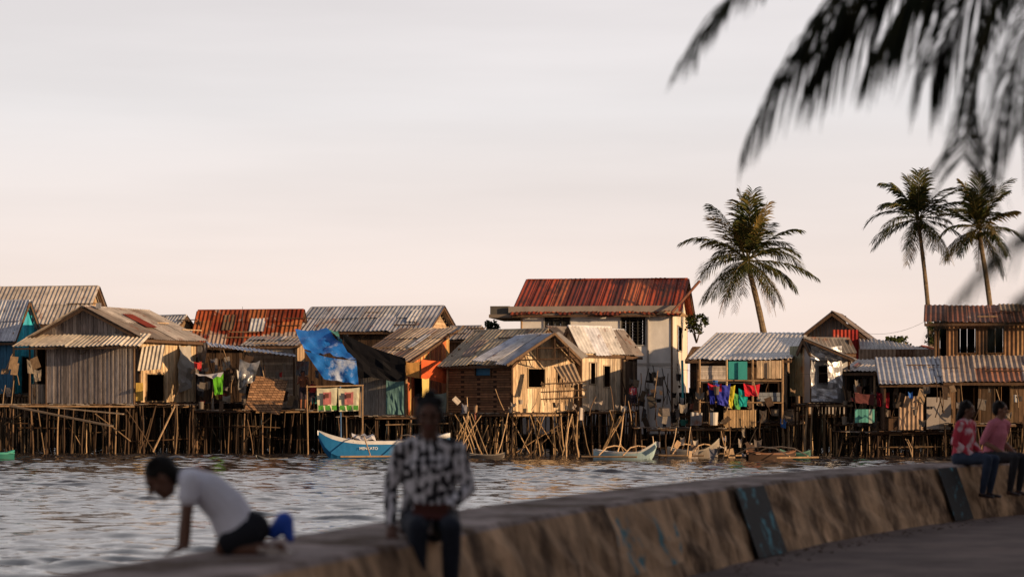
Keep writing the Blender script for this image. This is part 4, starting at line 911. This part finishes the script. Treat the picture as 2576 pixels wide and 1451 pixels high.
def standing(name,loc,k,yaw,sh,sk):
    loc=Vector(loc); f=Vector((math.cos(yaw),math.sin(yaw),0)); l=Vector((-f.y,f.x,0)); up=Vector((0,0,1))
    def T(x,y,z): return loc+(l*x+f*y+up*z)*k
    par=parent(name,loc); b=Body()
    b.limb([T(0,0,.92),T(0,0,1.05),T(0,.01,1.25),T(0,0,1.38)],[(.15,.11),(.13,.1),(.155,.11),(.14,.08)],'shirt',side=l); b.limb([T(-.16,0,1.4),T(.16,0,1.4)],[.055,.055],'shirt')
    b.limb([T(0,0,.88),T(0,0,.94)],[(.16,.12),(.15,.11)],'pants',side=l); b.limb([T(0,0,1.42),T(0,.02,1.5)],[.055,.05],'skin'); b.head(T(0,.03,1.58),f,up,k)
    for sd in(-1,1):
        s_=T(sd*.18,0,1.38);e_=T(sd*.25,.05,1.12);w_=T(sd*.2,.22,.98 if sd>0 else 1.25)
        b.limb([s_,e_],[.048*k,.04*k],'shirt'); b.limb([e_,w_],[.038*k,.026*k],'skin'); b.hand(w_,w_-e_,-up,-l*sd,k,.6)
        b.limb([T(sd*.09,0,.88),T(sd*.1,.03,.48)],[.085*k,.06*k],'pants'); b.limb([T(sd*.1,.03,.48),T(sd*.1,0,.08)],[.052*k,.036*k],'skin'); b.limb([T(sd*.1,-.03,.05),T(sd*.11,.15,.03)],[.035*k,.025*k],'skin')
    b.build('body',par,{'shirt':sh,'pants':('cloth',(.05,.04,.06)),'skin':sk},.012,2); facebits(par,b.hd,'short')
standing('standing_man',P(762,1029,100.3),.95,-1.2,('skin',(.26,.10,.055)),('skin',(.26,.10,.055)))
standing('standing_child',P(786,1029,100.4),.7,-1.5,('cloth',(.5,.06,.06)),('skin',(.25,.12,.07)))
standing('standing_child',P(1592,1031,98.7),.62,-1.4,('red_print_shirt',(.3,.2,.4)),('skin',(.25,.12,.07)))
# ------------------------------------------------------------ light
SEL=10.5; sd_=Vector((.86,-.51,0)).normalized()*math.cos(math.radians(SEL)); sd_.z=math.sin(math.radians(SEL))
L_=bpy.data.lights.new('sun','SUN'); L_.energy=5.0; L_.angle=math.radians(.5); L_.color=(1,.67,.37)
so=bpy.data.objects.new('sun',L_); so.rotation_euler=sd_.to_track_quat('Z','Y').to_euler(); so.location=(30,0,30); sc.collection.objects.link(so)
w=bpy.data.worlds.new('World'); sc.world=w; w.use_nodes=True; N=w.node_tree.nodes; Lk=w.node_tree.links; bg=N['Background']; bg.inputs['Strength'].default_value=.1
sky=N.new('ShaderNodeTexSky'); sky.sky_type='NISHITA'; sky.sun_disc=False; sky.sun_elevation=math.radians(SEL); sky.sun_rotation=math.atan2(sd_.x,sd_.y); sky.dust_density=2
tc=N.new('ShaderNodeTexCoord'); sp=N.new('ShaderNodeSeparateXYZ'); Lk.new(tc.outputs['Generated'],sp.inputs[0])
mp=N.new('ShaderNodeMapping'); mp.inputs['Scale'].default_value=(1.2,1.2,11); mp.inputs['Rotation'].default_value=(0,.06,0); Lk.new(tc.outputs['Generated'],mp.inputs[0])
n=N.new('ShaderNodeTexNoise'); n.inputs['Scale'].default_value=2.6; n.inputs['Detail'].default_value=5; Lk.new(mp.outputs[0],n.inputs['Vector'])
cr=N.new('ShaderNodeValToRGB'); el=cr.color_ramp.elements
st=[(0,(.92,.725,.63)),(.035,(.895,.745,.67)),(.075,(.84,.745,.71)),(.12,(.785,.745,.745)),(.17,(.76,.715,.72)),(.32,(.80,.75,.75)),(.48,(.56,.55,.58)),(.68,(.22,.23,.29)),(1,(.12,.14,.19))]
el[0].position=0;el[0].color=(*st[0][1],1);el[1].position=1;el[1].color=(*st[-1][1],1)
for p_,c_ in st[1:-1]:
    q=el.new(p_); q.color=(*c_,1)
Lk.new(sp.outputs[2],cr.inputs[0])
mr=N.new('ShaderNodeMapRange'); mr.inputs['From Min'].default_value=.35; mr.inputs['From Max'].default_value=.65; mr.inputs['To Min'].default_value=9.7; mr.inputs['To Max'].default_value=10.7; Lk.new(n.outputs['Fac'],mr.inputs['Value'])
my=N.new('ShaderNodeMapRange'); my.inputs['From Min'].default_value=-.8; my.inputs['From Max'].default_value=.5; my.inputs['To Min'].default_value=.36; my.inputs['To Max'].default_value=1; Lk.new(sp.outputs[1],my.inputs['Value'])
mm=N.new('ShaderNodeMath'); mm.operation='MULTIPLY'; Lk.new(mr.outputs[0],mm.inputs[0]); Lk.new(my.outputs[0],mm.inputs[1])
vs=N.new('ShaderNodeVectorMath'); vs.operation='SCALE'; Lk.new(cr.outputs[0],vs.inputs[0]); Lk.new(mm.outputs[0],vs.inputs['Scale'])
v2=N.new('ShaderNodeVectorMath'); v2.operation='SCALE'; v2.inputs['Scale'].default_value=.08; Lk.new(sky.outputs[0],v2.inputs[0])
ad=N.new('ShaderNodeVectorMath'); ad.operation='ADD'; Lk.new(vs.outputs[0],ad.inputs[0]); Lk.new(v2.outputs[0],ad.inputs[1]); Lk.new(ad.outputs[0],bg.inputs['Color'])
cd=bpy.data.cameras.new('camera'); cd.lens=85; cd.sensor_width=36; cd.clip_end=9000; cd.clip_start=.1; cd.shift_y=(HY-724.6)/2576
cd.dof.use_dof=True; cd.dof.focus_distance=99; cd.dof.aperture_fstop=2.0
co=bpy.data.objects.new('camera',cd); co.location=(0,0,CZ); co.rotation_euler=(math.radians(90),0,0); sc.collection.objects.link(co); sc.camera=co
sc.view_settings.view_transform='Standard'; sc.view_settings.look='None'; sc.view_settings.exposure=0
print('objs',len(bpy.data.objects))
